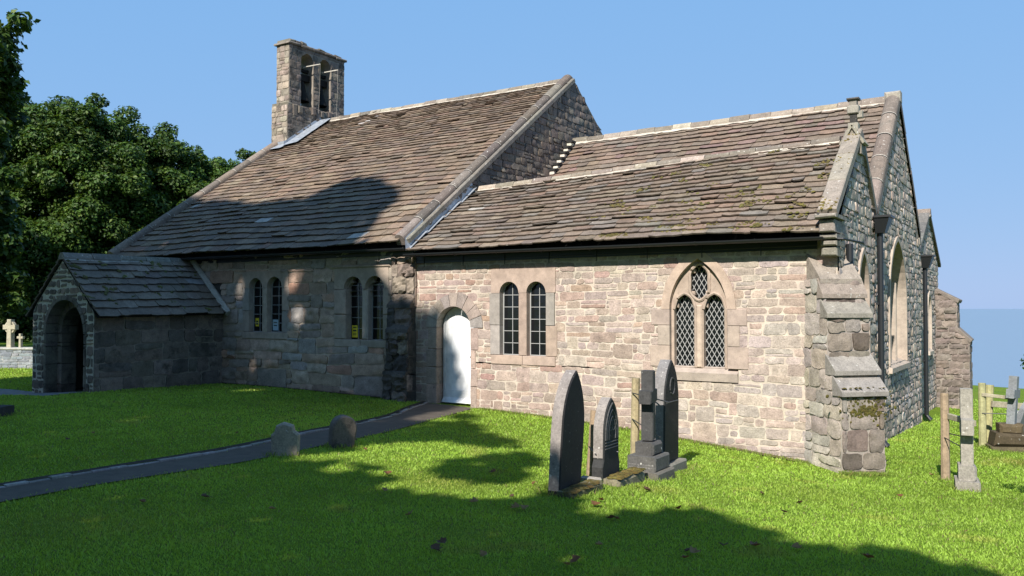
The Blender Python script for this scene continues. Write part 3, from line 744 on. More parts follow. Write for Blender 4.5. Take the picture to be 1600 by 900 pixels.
mb.build('wall_plate_shade', M['black_iron'], CH)
mb = MB(); tube(mb, [(-18.0, -.045, 3.16), (-12, -.05, 3.13), (-8.9, -.05, 3.12), (-8.3, -.04, 2.98), (-4, -.045, 2.97), (-.3, -.05, 2.985)], .007, (.3, .3, .3)); mb.build('cable', M['wire'], CH)

# --- downpipes with hoppers on the east side
def downpipe(x, y, ztop, zbot, hop=True):
    mb = MB()
    tube(mb, [(x, y, ztop), (x, y, zbot+.12), (x+.1, y-.02, zbot)], .055, seg=10)
    for z in np.arange(zbot+.3, ztop-.2, 1.15): tube(mb, [(x, y, z), (x, y, z+.06)], .058, seg=10); box(mb, Fr((x, y, z), (0, 1, 0), (0, 0, 1)), -.09, .09, .01, .05, -.07, -.02)
    p = mb.build('downpipe', M['black_iron'], CH)
    if hop:
        mb = MB(); f2 = Fr((x, y, ztop), (0, 1, 0), (0, 0, 1))
        P = [f2.p(u*wd, z, n) for z, wd, n0, n1 in ((0, .12, -.06, .10), (.28, .21, -.07, .19)) for (u, n) in ((-1, n0), (1, n0), (1, n1), (-1, n1))]
        mb.add(P, [(0, 1, 2, 3), (7, 6, 5, 4)]+[(i, 4+i, 4+(i+1) % 4, (i+1) % 4) for i in range(4)])
        box(mb, f2, -.23, .23, .28, .32, -.07, .22); mb.build('hopper', M['black_iron'], p)
downpipe(.11, 3.02, 3.38, -.55); downpipe(.08, 9.62, 3.0, -.8); downpipe(.08, .42, 3.02, 1.2, False)

# --- door and windows
def light_glass(mb, fr, poly, n): plate(mb, fr, poly, [], n-.03, n)
def grid_bars(mb, fr, poly, n, us, zs, wd=.006):
    for u in us:
        vs = [v for v in np.arange(0, 4, .01) if inside(poly, u, v)]
        if vs: box(mb, fr, u-wd, u+wd, min(vs), max(vs), n, n+.012)
    for z in zs:
        uu = [u for u in np.arange(poly[0][0]-.02, poly[1][0]+.02, .006) if inside(poly, u, z)]
        if uu: box(mb, fr, min(uu)-.004, max(uu)+.004, z-wd, z+wd, n+.001, n+.0135)
def outline(mb, fr, poly, n, wd=.02):       # pale putty/lead edge round a light
    c = (sum(p[0] for p in poly)/len(poly), sum(p[1] for p in poly)/len(poly))
    q = []
    m = len(poly)
    for i in range(m):
        a, b, d = Vector((*poly[i-1], 0)), Vector((*poly[i], 0)), Vector((*poly[(i+1) % m], 0))
        t = ((b-a).normalized()+(d-b).normalized()).normalized(); q.append((b.x-t.y*wd, b.y+t.x*wd))
    plate(mb, fr, poly, [q], n-.01, n+.015)
def round_pair(fr, lights, panel, col, depth, label=None):
    (pL, pR, z0, z1) = panel; zs = lights[0][3]; zsill = lights[0][2]
    mb = MB()
    bot = [(pL, zs)]
    for (a, b, _, _) in lights: bot += arc((a+b)/2, zs, (b-a)/2, 180, 0, 16)
    bot += [(pR, zs), (pR, z1), (pL, z1)]
    plate(mb, fr, bot, [], -depth-.05, .024, jit(col, .05))
    zz = [zsill, lerp(zsill, zs, .48), zs]
    for side in (0, 1):
        for i in range(2):
            ex = random.uniform(-.03, .05)
            if side == 0: box(mb, fr, pL-ex, lights[0][0], zz[i]+.004, zz[i+1]-.004, -depth-.05, .021, jit(mix(col, DRG, random.choice((0, .8))), .08), 0, .006)
            else: box(mb, fr, lights[-1][1], pR+ex, zz[i]+.004, zz[i+1]-.004, -depth-.05, .021, jit(mix(col, DRG, random.choice((0, .8))), .08), 0, .006)
    for (l, r) in zip(lights[:-1], lights[1:]): box(mb, fr, l[1], r[0], zsill+.002, zs-.003, -depth-.05, .022, jit(col, .05), 0, .01)
    n = 2
    for i in range(n): box(mb, fr, lerp(pL, pR, i/n)+.004, lerp(pL, pR, (i+1)/n)-.004, z0, zsill-.003, -depth-.05, .03, jit(col, .08), 0, .008)
    wdw = mb.build('window', M['dressed'], CH)
    mg = MB(); mc = MB()
    for (a, b, z0_, zs_) in lights:
        poly = round_arch(a, b, z0_, zs_); light_glass(mg, fr, poly, -depth)
        outline(mc, fr, poly, -depth+.002, .022)
        H = zs_+(b-a)/2-z0_; rows_ = [z0_+H*k/6.1 for k in range(1, 6)]
        grid_bars(mc, fr, poly, -depth+.003, [(a+b)/2], rows_)
    mg.build('pane', M['glass'], wdw); mc.build('glazing_bars', M['came'], wdw)
    return wdw
round_pair(S, W2, (-6.54, -5.08, .90, 2.76), DR, .13)
round_pair(S, W1, (-13.9, -12.28, 1.26, 2.88), (.40, .33, .27), .14)

# square-headed two-light window with cusped heads
mb = MB(); c3 = (.40, .33, .27)
(a0, a1, z0, zs), (b0, b1, _, _) = W3
def cusped(u0, u1, z0, zs):       # trefoil-headed light
    c = (u0+u1)/2; hw = (u1-u0)/2; r = hw*.62
    left = arc(c-hw+r*.95, zs+.02, r, 180, 75, 6); top = arc(c, zs+hw*.75, r*.85, 165, 15, 8)
    right = arc(c+hw-r*.95, zs+.02, r, 105, 0, 6)
    return [(u0, z0), (u1, z0)]+[p for p in reversed(left+top+right)]
zt = 2.88
bot = [(-10.8, zs)]
for (a, b) in ((a0, a1), (b0, b1)): bot += arc((a+b)/2, zs, (b-a)/2+.045, 180, 0, 14)
bot += [(-9.2, zs), (-9.2, zt), (-10.8, zt)]
plate(mb, S, bot, [], -.08, .026, c3)
plate(mb, S, [(-10.74, zs-.05), (-9.26, zs-.05), (-9.26, zt-.02), (-10.74, zt-.02)], [[(u, z) for u, z in cusped(a, b, zs-.045, zs-.02)] for a, b in ((a0, a1), (b0, b1))], -.22, -.075, mix(c3, (.1, .09, .08), .3))
for i in range(2):
    q = [z0, 1.85, zs]
    box(mb, S, -10.8+random.uniform(-.04, .06), a0, q[i]+.003, q[i+1]-.004, -.22, .022, jit(c3, .15), 0, .02); box(mb, S, b1, -9.2+random.uniform(-.05, .05), q[i]+.003, q[i+1]-.004, -.22, .022, jit(c3, .15), 0, .02)
box(mb, S, a1, b0, z0+.002, zs-.003, -.22, .0, (.46, .39, .33), 0, .03)
for i in range(2): box(mb, S, lerp(-10.8, -9.2, i/2)+.004, lerp(-10.8, -9.2, (i+1)/2)-.004, 1.13, z0-.003, -.22, .03, jit(c3, .15), 0, .015)
box(mb, S, -10.9, -9.12, zt-.005, zt+.075, -.03, .06, jit(c3, .1), 0, .03)
w3 = mb.build('window', M['dressed'], CH)
mg = MB(); mc = MB()
for (a, b) in ((a0, a1), (b0, b1)):
    poly = [(a, z0), (b, z0), (b, zs+.3), (a, zs+.3)]; light_glass(mg, S, poly, -.18); grid_bars(mc, S, poly, -.177, [(a+b)/2], [z0+.24*k for k in range(1, 6)], .005)
outline(mc, S, [(b0, z0), (b1, z0), (b1, zs+.1), (b0, zs+.1)], -.178, .015)
mg.build('pane', M['glass'], w3); mc.build('glazing_bars', M['came'], w3)

# pointed two-light traceried window with diamond quarries
mb = MB(); u0, u1, z0, zs, za = DIA; cu = (u0+u1)/2
plate(mb, S, [(u0-.15, zs)]+list(reversed(pointed_top(u0, u1, zs, za)))[0:0]+[(u0, zs)]+list(reversed(pointed_top(u0, u1, zs, za)))+[(u1+.15, zs)]+pointed_top(u0-.15, u1+.15, zs, za+.17)[1:-1], [], -.1, .028, (.43, .335, .27))
for (l0, l1) in ((u0-.36, u0), (u1, u1+.30)):
    q = [z0, 1.35, 1.70, zs]
    for i in range(3):
        ex = (.0, .14, .02)[i]
        aa, bb = (l0+ex, l1) if l1 == u0 else (l0, l1-ex+.05)
        box(mb, S, aa, bb, q[i]+.003, q[i+1]-.003, -.1, .024, jit((.37, .30, .255), .08), 0, .006)
# inner order, tracery
TR = (.38, .305, .25)
h0 = .19; lh = (u1-u0)/2
L1 = (u0+.05, cu-.07); L2 = (cu+.07, u1-.05)
def ogee_head(a, b, z0, zs, za):
    c = (a+b)/2; hw = (b-a)/2
    pts = [(a, z0), (b, z0), (b, zs)]
    for t in np.linspace(0, 1, 9)[1:-1]:
        pts.append((c+hw*math.cos(t*math.pi/2)**.8*(1-.06*math.sin(2*math.pi*t)), zs+(za-zs)*(math.sin(t*math.pi/2)*.72+.28*t*t)))
    pts.append((c, za)); pts += [(2*c-x, y) for x, y in reversed(pts[3:-1])]; pts.append((a, zs)); return pts
eye = [(cu+.19*math.sin(t)*(1-.12*math.cos(4*t)+.0), 2.46+.285*math.cos(t)*(1+.10*math.cos(2*t))-.02) for t in np.linspace(0, 2*math.pi, 29)[:-1]]
H1 = ogee_head(*L1, z0, 1.98, 2.25); H2 = ogee_head(*L2, z0, 1.98, 2.25)
plate(mb, S, pointed_arch(u0, u1, z0-.001, zs, za), [H1, H2, eye], -.22, -.07, TR)
# raised moulding on the tracery: hoods over lights and a ring about the eye
def mould(pts, n, r, closed=False):
    p = [S.p(x, y, n) for x, y in pts]
    if closed: p.append(p[0])
    tube(mb, p, r, TR, 0, 6)
mould(H1[1:], -.068, .026); mould(H2[1:], -.068, .026); mould(eye, -.068, .03, True)
# cusps inside the eye
for t in (.8, 2.35, 3.95, 5.5):
    x, y = cu+.18*math.sin(t), 2.44+.27*math.cos(t); box(mb, S, x-.035, x+.035, y-.035, y+.035, -.2, -.1, TR, 0, .02)
for (a, b) in (L1, L2):
    for sg, xx in ((1, a), (-1, b)): box(mb, S, min(xx, xx+sg*.06), max(xx, xx+sg*.06), 2.0, 2.075, -.2, -.11, TR, 0, .02)
box(mb, S, cu-.05, cu+.05, z0, 2.05, -.07, -.03, (.47, .375, .30), 0, .02)
P = [S.p(-3.02, .76, .03), S.p(-1.60, .76, .03), S.p(-1.60, .90, .05), S.p(-3.02, .90, .05), S.p(-1.62, z0+.02, -.12), S.p(-3.0, z0+.02, -.12), S.p(-3.02, .76, -.1), S.p(-1.6, .76, -.1)]
mb.add(P, [(0, 1, 2, 3), (3, 2, 4, 5), (1, 7, 4, 2), (6, 0, 3, 5), (6, 7, 1, 0)], (.38, .32, .275))
dw = mb.build('window', M['dressed'], CH)
mg = MB(); mc = MB()
light_glass(mg, S, pointed_arch(u0, u1, z0, zs, za), -.19)
def lattice(mc, fr, poly, n, du=.045, dv=.076, wd=.005):
    us = [p[0] for p in poly]; vs = [p[1] for p in poly]; a, b, c, d = min(us), max(us), min(vs), max(vs); cx = (a+b)/2
    for sg in (1, -1):
        for k in range(-60, 90):
            # line v = c + k*dv*... + sg*(dv/du)*(u-cx)
            m = sg*dv/du; pts = []
            for i in range(241):
                v = lerp(c, d, i/240); u = cx+(v-c-k*dv*2*.5*2+.0)/m if True else 0
                pts.append((u, v) if (a <= u <= b and inside(poly, u, v)) else None)
            run = []
            for p in pts+[None]:
                if p: run.append(p)
                else:
                    if len(run) > 2:
                        (x0, y0), (x1, y1) = run[0], run[-1]; p0 = fr.p(x0, y0, n); p1 = fr.p(x1, y1, n); d_ = p1-p0
                        f2 = Fr(p0, d_, fr.n.cross(d_)); box(mc, f2, -.004, d_.length+.004, -wd, wd, 0, .009+(.003 if sg > 0 else 0))
                    run = []
lattice(mc, S, H1, -.186); lattice(mc, S, H2, -.186); lattice(mc, S, eye, -.186)
mg.build('pane', M['glass'], dw); mc.build('lattice', M['came'], dw)

# priest's door
mb = MB(); u0, u1, z0, zs = DOOR; c = (u0+u1)/2
rin, rout = (u1-u0)/2, (u1-u0)/2+.27
nv = 9
for i in range(nv):
    t0, t1 = 180-180*i/nv-.5, 180-180*(i+1)/nv+.5
    ring = arc(c, zs, rin, t0, t1, 4)+arc(c, zs, rout*random.uniform(.96, 1.05), t1, t0, 4)
    plate(mb, S, ring, [], -.3, .02+random.uniform(0, .01), jit(mix((.37, .29, .245), (.33, .31, .29), random.random()), .12))
zq = [-.1, .42, .78, 1.15, zs]
for i in range(4):
    ex = random.uniform(-.05, .06); box(mb, S, u0-.27+ex, u0, zq[i]+.004, zq[i+1]-.004, -.3, .022, jit(mix((.35, .27, .225), (.40, .26, .19), random.random()*.6), .12), 0, .012, .004)
    ex = random.uniform(-.08, .04); box(mb, S, u1, u1+.18+ex, zq[i]+.004, zq[i+1]-.004, -.3, .022, jit((.40, .315, .265), .12), 0, .012, .004)
box(mb, S, u0-.12, u1+.05, -.3, .0, -.3, .14, (.17, .15, .13), 0, .02, .01)
ds = mb.build('door_surround', M['stone'], CH)
mb = MB(); d0, d1 = u0+.03, u1-.02; dn = -.20
dp = round_arch(d0, d1, .05, zs+.02); plate(mb, S, dp, [], -.28, dn)
q = []
ins = [(x, y) for x, y in round_arch(d0+.045, d1-.045, .32, zs+.02)]
plate(mb, S, round_arch(d0, d1, .05, zs+.02), [ins], dn+.001, dn+.022)
P = [S.p(d0, .03, dn+.02), S.p(d1, .03, dn+.02), S.p(d1, .06, dn+.09), S.p(d0, .06, dn+.09), S.p(d1, .16, dn+.023), S.p(d0, .16, dn+.023)]
mb.add(P, [(3, 2, 4, 5), (0, 1, 2, 3), (0, 3, 5), (1, 4, 2)])
for k in range(1, 4): box(mb, S, lerp(d0, d1, k/4)-.002, lerp(d0, d1, k/4)+.002, .33, 1.75, dn, dn+.003)
dr = mb.build('door', M['white_paint'], CH)
mb = MB(); tube(mb, [S.p(d1-.09, 1.0, dn+.02), S.p(d1-.09, 1.0, dn+.06)], .018); mb.build('handle', M['black_iron'], dr)

# east windows
def east_window(fr, W, col, depth):
    u0, u1, z0, zs, za = W; mb = MB()
    ring = [(u0-.08, z0-.02), (u0, z0-.02), (u0, zs)]+list(reversed(pointed_top(u0, u1, zs, za)))+[(u1, z0-.02), (u1+.08, z0-.02), (u1+.08, zs)]+pointed_top(u0-.08, u1+.08, zs, za+.10)[1:]
    plate(mb, fr, ring, [], -depth-.05, .045, col)
    P = [fr.p(u0-.15, z0-.16, .09), fr.p(u1+.15, z0-.16, .09), fr.p(u1+.12, z0-.06, .09), fr.p(u0-.12, z0-.06, .09), fr.p(u1, z0+.14, -depth), fr.p(u0, z0+.14, -depth), fr.p(u0-.15, z0-.16, -.1), fr.p(u1+.15, z0-.16, -.1)]
    mb.add(P, [(0, 1, 2, 3), (3, 2, 4, 5), (1, 7, 4, 2), (6, 0, 3, 5)], col)
    c = (u0+u1)/2
    if u1-u0 > 1.5:
        for k in (-1, 1): box(mb, fr, c+k*.36-.06, c+k*.36+.06, z0, zs+.5, -depth, -.06, col, 0, .03)
    wd = mb.build('window', M['dressed'], CH)
    mg = MB(); light_glass(mg, fr, pointed_arch(u0, u1, z0, zs, za), -depth); mg.build('pane', M['glass'], wd)
east_window(E_, AIW, (.36, .30, .25), .25); east_window(E_, CHW, (.40, .335, .275), .36); east_window(V_, VW, (.42, .36, .3), .2)

# --- diagonal buttress at the south-east corner
mb = MB(); q2 = math.sqrt(.5)
BD = Fr((-.02, .02, 0), (q2, -q2, 0), (0, 0, 1))      # u: outwards along the diagonal;  n = u x v = towards south-west
hw = .36
PALB = [((.45, .395, .345), 3), ((.40, .36, .325), 3), ((.45, .385, .315), 1.5), ((.49, .445, .39), 1.5), ((.36, .305, .27), 1)]
prof = [(-.75, .76, .60), (.76, 1.06, .44), (1.06, 1.92, .26), (1.92, 2.22, .14), (2.22, 2.46, .06)]     # z0,z1,projection of each stage
PJ = .20
SW = Fr(BD.o+BD.n*hw, BD.u, (0, 0, 1)); NE = Fr(BD.o-BD.n*hw, -BD.u, (0, 0, 1))
for i, (z0, z1, pr) in enumerate(prof):
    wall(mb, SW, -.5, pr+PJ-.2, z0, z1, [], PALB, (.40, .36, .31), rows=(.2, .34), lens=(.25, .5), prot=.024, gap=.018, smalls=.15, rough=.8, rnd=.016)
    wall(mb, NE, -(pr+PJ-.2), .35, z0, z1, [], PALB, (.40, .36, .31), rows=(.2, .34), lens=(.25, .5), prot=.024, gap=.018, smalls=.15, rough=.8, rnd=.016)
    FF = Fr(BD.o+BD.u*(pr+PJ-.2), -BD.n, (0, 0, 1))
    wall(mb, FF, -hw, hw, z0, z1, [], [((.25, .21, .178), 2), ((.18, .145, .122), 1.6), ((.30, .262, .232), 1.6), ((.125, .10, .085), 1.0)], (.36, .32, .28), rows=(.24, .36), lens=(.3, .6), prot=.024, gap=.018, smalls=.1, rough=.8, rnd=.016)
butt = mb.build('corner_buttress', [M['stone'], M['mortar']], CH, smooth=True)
mb = MB()
def slope_slab(u0, z0, u1, z1, th, col, over=.03):
    """weathering slab whose top falls outwards from (u0,z0) to (u1,z1)"""
    P = []
    for sg in (-1, 1):
        for (u, z) in ((u0, z0), (u1, z1), (u1, z1-th), (u0, z1-th)): P.append(BD.p(u, z, sg*(hw+over)))
    mb.add(P, [(0, 1, 2, 3), (7, 6, 5, 4), (4, 5, 1, 0), (5, 6, 2, 1), (6, 7, 3, 2), (7, 4, 0, 3)], col)
b0 = prof[0][2]; b1 = .44
for (a_, z_a, b_, z_b, c_, ov) in ((.42, .99, .67, .755, (.27, .25, .23), .03), (.24, 1.30, .50, 1.055, (.27, .25, .225), .03), (.12, 2.13, .31, 1.915, (.27, .25, .215), .03), (.03, 2.46, .18, 2.215, (.28, .235, .20), .03), (-.30, 2.86, .085, 2.45, (.30, .26, .22), .0)):
    mb = MB(); slope_slab(a_, z_a, b_, z_b, .065, c_, ov); mb.build('weathering', M['mossy_stone'], butt)
# moss cushions on the buttress
def moss_blobs(mb, pts, s0, s1, col=(.085, .075, .018)):
    for (p, n) in pts:
        n = Vector(n).normalized(); r = random.uniform(s0, s1); a = n.orthogonal().normalized(); b = n.cross(a); K_ = 7
        P = [Vector(p)+n*r*.35]; F = []
        for ri, (rr, hh) in enumerate(((.55, .28), (1, -.02))):
            for k in range(K_):
                t = 2*math.pi*k/K_+ri*.3; q = rr*r*random.uniform(.75, 1.25); P.append(Vector(p)+(a*math.cos(t)+b*math.sin(t))*q+n*r*hh)
        for k in range(K_):
            k2 = (k+1) % K_; F += [(0, 1+k, 1+k2), (1+k, 1+K_+k, 1+K_+k2, 1+k2)]
        mb.add(P, F, jit(col, .35))
mb = MB(); pts = []
for _ in range(260):
    pts.append((FFp.p(random.gauss(.02, .16), random.gauss(.78, .07), .018), FFp.n) if False else (BD.p(b0+.015, random.choice((.50, .42, .66))+random.gauss(0, .05), random.gauss(-.05, .18)), BD.u))
for _ in range(90): pts.append((BD.p(random.uniform(b1, b0+.06), .80+random.uniform(0, .02), random.uniform(-hw, hw)), (0, 0, 1)))
moss_blobs(mb, pts, .008, .028); o = mb.build('moss', M['moss'], butt); o['kind'] = 'stuff'

# --- old dark buttress on the nave's south-east end
mb = MB()
PALD = [((.12, .10, .085), 3), ((.19, .15, .125), 3), ((.08, .07, .062), 2.5), ((.30, .24, .195), 1.3)]
PALD2 = [((.27, .215, .18), 3), ((.22, .18, .155), 2), ((.31, .245, .2), 2)]
for (z0, z1, pr, a, b, pal) in ((-.35, .62, .32, -9.08, -8.45, PALD), (.62, 1.50, .26, -9.06, -8.45, PALD), (1.50, 2.02, .15, -9.10, -8.47, PALD), (2.02, 3.12, .06, -9.08, -8.44, PALD2)):
    f2 = Fr((0, -pr, 0), (1, 0, 0), (0, 0, 1)); wall(mb, f2, a, b, z0, z1, [], pal, (.13, .11, .095), rows=(.24, .42), lens=(.28, .62), prot=.045, gap=.020, rough=1.0, smalls=.15, rnd=.03)
    f3 = Fr((b, -pr, 0), (0, 1, 0), (0, 0, 1)); wall(mb, f3, 0, pr, z0, z1, [], pal, (.13, .11, .095), rows=(.26, .42), lens=(.3, .6), prot=.02, smalls=0)
    f4 = Fr((a, 0, 0), (0, -1, 0), (0, 0, 1)); wall(mb, f4, 0, pr, z0, z1, [], pal, (.13, .11, .095), rows=(.26, .42), lens=(.3, .6), prot=.02, smalls=0)
for (z, p0, p1, a, b, dz) in ((.62, .32, .26, -9.08, -8.45, .03), (1.50, .26, .15, -9.06, -8.45, .16), (2.02, .17, .05, -9.10, -8.46, .18)):
    P = [S.p(a, z-.02, p0+.03), S.p(b, z-.02, p0+.03), S.p(b, z+.05, p0+.02), S.p(a, z+.05, p0+.02), S.p(b+.0, z+dz+.04, p1-.02), S.p(a+.06, z+dz+.04, p1-.02), S.p(a, z-.02, 0), S.p(b, z-.02, 0)]
    mb.add(P, [(0, 1, 2, 3), (3, 2, 4, 5), (1, 7, 4, 2), (6, 0, 3, 5)], (.115, .10, .088), 0)
mb.build('nave_buttress', [M['dark_stone'], M['mortar']], CH, smooth=False)

# --- north-east buttress beyond the vestry
mb = MB(); yb = 15.1
BS = Fr((0, yb, 0), (1, 0, 0), (0, 0, 1)); PALV = [((.21, .172, .148), 3), ((.18, .15, .132), 3), ((.24, .20, .172), 2)]
bR = lambda z: .62 if z < 1.0 else (.62-(z-1.0)*.9 if z < 1.35 else (.30 if z < 2.25 else .30-(z-2.25)*2))
wall(mb, BS, -.32, bR, -1.5, 2.5, [], PALV, (.27, .235, .205), rows=(.14, .24), lens=(.25, .6), prot=.035, rough=.8, rnd=.02, smalls=.1)
for z0, z1, x in ((-1.5, 1.0, .62), (1.35, 2.25, .30)):
    wall(mb, Fr((x, yb, 0), (0, 1, 0), (0, 0, 1)), 0, .75, z0, z1, [], PALV, (.34, .3, .265), rows=(.2, .3), lens=(.3, .6), smalls=0)
wall(mb, Fr((0, yb+.75, 0), (-1, 0, 0), (0, 0, 1)), lambda z: -bR(z), .32, -1.5, 2.5, [], PALV, (.34, .3, .265), rows=(.2, .3), lens=(.3, .6), smalls=0)
for (x0, zt_, x1, zb_) in ((.27, 1.38, .68, .98), (-.3, 2.56, .36, 2.2)):
    f2 = Fr((x0, yb-.03, zt_), (x1-x0, 0, zb_-zt_), (0, 1, 0)); box(mb, f2, 0, math.hypot(x1-x0, zb_-zt_), 0, .81, -.06, .05, (.20, .17, .145), 0, .02, .02)
mb.build('vestry_buttress', [M['rock'], M['mortar']], CH)

# --- bellcote
mb = MB(); PALBC = PAL_B
def bell_block(x0, x1, y0, y1, z0, z1, ops, pal, holes, mort=(.25, .22, .185)):
    fE = Fr((x1, 0, 0), (0, 1, 0), (0, 0, 1)); fW = Fr((x0, 0, 0), (0, -1, 0), (0, 0, 1)); fS = Fr((0, y0, 0), (1, 0, 0), (0, 0, 1)); fN = Fr((0, y1, 0), (-1, 0, 0), (0, 0, 1))
    plate(mb, fE, [(y0, z0), (y1, z0), (y1, z1), (y0, z1)], holes, -(x1-x0), 0, mort, 1, True)
    kw = dict(rows=(.16, .26), lens=(.2, .42), prot=.018, gap=.016, smalls=.12, backing=False)
    wall(mb, fE, y0, y1, z0, z1, ops, pal, mort, **kw)
    wall(mb, fW, -y1, -y0, z0, z1, [(a, b, (lambda g: lambda z: -g(z))(d), (lambda g: lambda z: -g(z))(c)) for a, b, c, d in ops], pal, mort, **kw)
    wall(mb, fS, x0, x1, z0, z1, [], [((.34, .285, .235), 2), ((.27, .23, .19), 2), ((.38, .33, .27), 1)], mort, **kw)
    wall(mb, fN, -x1, -x0, z0, z1, [], pal, mort, **kw)
O1 = (6.02, 6.58, 8.78, 10.32); O2 = (6.86, 7.40, 8.78, 10.32)
bell_block(-18.95, -18.36, 5.50, 8.06, 8.68, 10.74, [round_op(*O1, .0), round_op(*O2, .0)], PALBC, [round_arch(*O1, 10), round_arch(*O2, 10)])
bell_block(-19.02, -18.28, 5.36, 8.28, 6.6, 8.68, [], PALBC+[((.28, .235, .19), 2)], [])
f2 = Fr((-18.65, 0, 0), (0, 1, 0), (0, 0, 1))
for k in range(5):        # broken cap stones
    box(mb, f2, 5.42+k*.545, 5.42+(k+1)*.545-.01, 10.74, 10.83+random.uniform(-.02, .02), -.37, .37, jit((.19, .165, .14), .15), 0, .03, .02)
for k in range(9):
    y = 5.5+k*.27; box(mb, f2, y+random.uniform(-.03, .03), y+.27, 10.82, 10.87+random.choice((.0, .04, .09, .12 if 1 < k < 5 else .02)), -.3, .3, jit((.165, .145, .12), .2), 0, .03, .03)
for k in range(14):       # rough sill ledge between the stages
    y = 5.4+k*.2; box(mb, f2, y, y+.2, 8.60-max(0, .25*math.sin(k*1.3)), 8.72+random.uniform(0, .10), -.38, .36+random.uniform(-.02, .09), jit((.18, .155, .13), .2), 0, .03, .025)
bc = mb.build('bellcote', [M['dark_stone'], M['mortar']], CH)
for (a, b, z0, z1) in (O1, O2):
    mb = MB(); cy = (a+b)/2; prof_ = [(.02, 9.72), (.09, 9.70), (.13, 9.6), (.15, 9.42), (.22, 9.2), (.275, 9.02), (.27, 9.0)]
    P = []; F = []; K_ = 14
    for r, z in prof_:
        for k in range(K_): P.append(Vector((-18.65+r*math.cos(2*math.pi*k/K_), cy+r*math.sin(2*math.pi*k/K_), z)))
    for i in range(len(prof_)-1):
        for k in range(K_): F.append((i*K_+k, (i+1)*K_+k, (i+1)*K_+(k+1) % K_, i*K_+(k+1) % K_))
    mb.add(P, F); box(mb, f2, a-.02, b+.02, 9.70, 9.92, -.12, .12); box(mb, f2, a-.02, b+.02, 10.02, 10.12, -.06, .06)
    mb.build('bell', M['bronze'], bc, smooth=False)
    mb = MB(); box(mb, Fr((-18.42, cy, 10.16), (.75, .15, .04), (0, 0, 1)), -.1, .58, -.014, .014, -.014, .014, (.5, .48, .42))
    tube(mb, [(-17.85, cy+.1, 10.2), (-17.87, cy+.1, 9.3), (-17.9, cy+.08, 8.52)], .005, (.30, .28, .25)); mb.build('bell_lever', M['wood'], bc)
# lead apron round the bellcote's foot
mb = MB()
nv_ = Vector((0, -4.97, 7.21)).normalized()
rp = lambda x, y, h=.10: Vector((x, y, 3.37+(y+.36)*(4.97/7.21)))+nv_*h
mb.add([rp(-18.28, 5.2), rp(-17.72, 5.32), rp(-17.72, 6.86), rp(-18.28, 6.86)], [(0, 1, 2, 3)])
mb.add([rp(-19.06, 5.02), rp(-18.2, 5.05), rp(-18.2, 5.38, .06), rp(-19.06, 5.36, .06)], [(0, 1, 2, 3)])
mb.add([Vector((-18.26, 5.2, 7.25)), Vector((-18.26, 6.86, 8.40)), Vector((-18.26, 6.86, 8.56)), Vector((-18.26, 5.2, 7.42))], [(0, 1, 2, 3)])
mb.add([Vector((-19.0, 5.345, 7.22)), Vector((-18.26, 5.345, 7.30)), Vector((-18.26, 5.335, 7.48)), Vector((-19.0, 5.335, 7.46))], [(0, 1, 2, 3)])
mb.build('lead_apron', M['lead'], bc)

# --- porch
px0, px1, py0 = -17.08, -14.62, -3.37; pcx = -15.85; pr_z = 3.12; pe_z = 1.98
mb = MB(); FS = Fr((0, py0, 0), (1, 0, 0), (0, 0, 1)); FE = Fr((px1, 0, 0), (0, 1, 0), (0, 0, 1)); FW = Fr((px0, 0, 0), (0, -1, 0), (0, 0, 1))
PA = (-16.50, -14.98, -.4, 1.42)
sl_ = (px1-pcx)/(pr_z-pe_z)
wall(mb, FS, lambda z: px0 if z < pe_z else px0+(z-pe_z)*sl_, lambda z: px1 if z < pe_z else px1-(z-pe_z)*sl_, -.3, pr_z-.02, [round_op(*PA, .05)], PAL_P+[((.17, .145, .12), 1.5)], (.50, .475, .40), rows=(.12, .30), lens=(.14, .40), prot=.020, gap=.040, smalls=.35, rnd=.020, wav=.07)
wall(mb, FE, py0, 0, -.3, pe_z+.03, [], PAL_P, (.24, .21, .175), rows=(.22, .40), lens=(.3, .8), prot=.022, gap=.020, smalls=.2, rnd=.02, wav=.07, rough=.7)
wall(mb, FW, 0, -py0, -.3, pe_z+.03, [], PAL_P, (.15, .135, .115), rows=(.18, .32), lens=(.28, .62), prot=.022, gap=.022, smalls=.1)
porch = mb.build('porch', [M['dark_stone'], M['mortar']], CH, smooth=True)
mb = MB(); c = (PA[0]+PA[1])/2; rin = (PA[1]-PA[0])/2
for i in range(11):
    t0, t1 = 180-180*i/11-.6, 180-180*(i+1)/11+.6
    plate(mb, FS, arc(c, PA[3], rin, t0, t1, 3)+arc(c, PA[3], rin+.09, t1, t0, 3), [], -.55, .03, jit((.17, .15, .125), .15))
    plate(mb, FS, arc(c, PA[3], rin-.17, t0, t1, 3)+arc(c, PA[3], rin-.0, t1, t0, 3), [], -.62, -.24, jit((.15, .135, .115), .15))
zq = [-.35, .25, .72, 1.12, 1.2, PA[3]]
for i in range(5):
    for (a, b, n1) in ((PA[0]-.08, PA[0], .03), (PA[0], PA[0]+.17, -.24), (PA[1], PA[1]+.08, .03), (PA[1]-.17, PA[1], -.24)):
        box(mb, FS, a, b, zq[i]+.006, zq[i+1]-.006, -.6, n1, jit((.16, .14, .118), .18), 0, .02, .004)
mb.build('porch_arch', M['dark_stone'], porch)
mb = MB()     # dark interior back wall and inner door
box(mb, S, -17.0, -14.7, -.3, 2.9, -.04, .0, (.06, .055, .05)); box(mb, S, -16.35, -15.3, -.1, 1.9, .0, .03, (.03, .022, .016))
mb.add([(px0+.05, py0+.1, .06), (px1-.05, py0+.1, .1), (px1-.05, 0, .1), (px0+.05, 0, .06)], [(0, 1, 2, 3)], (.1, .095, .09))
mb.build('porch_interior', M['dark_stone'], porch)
mb = MB()
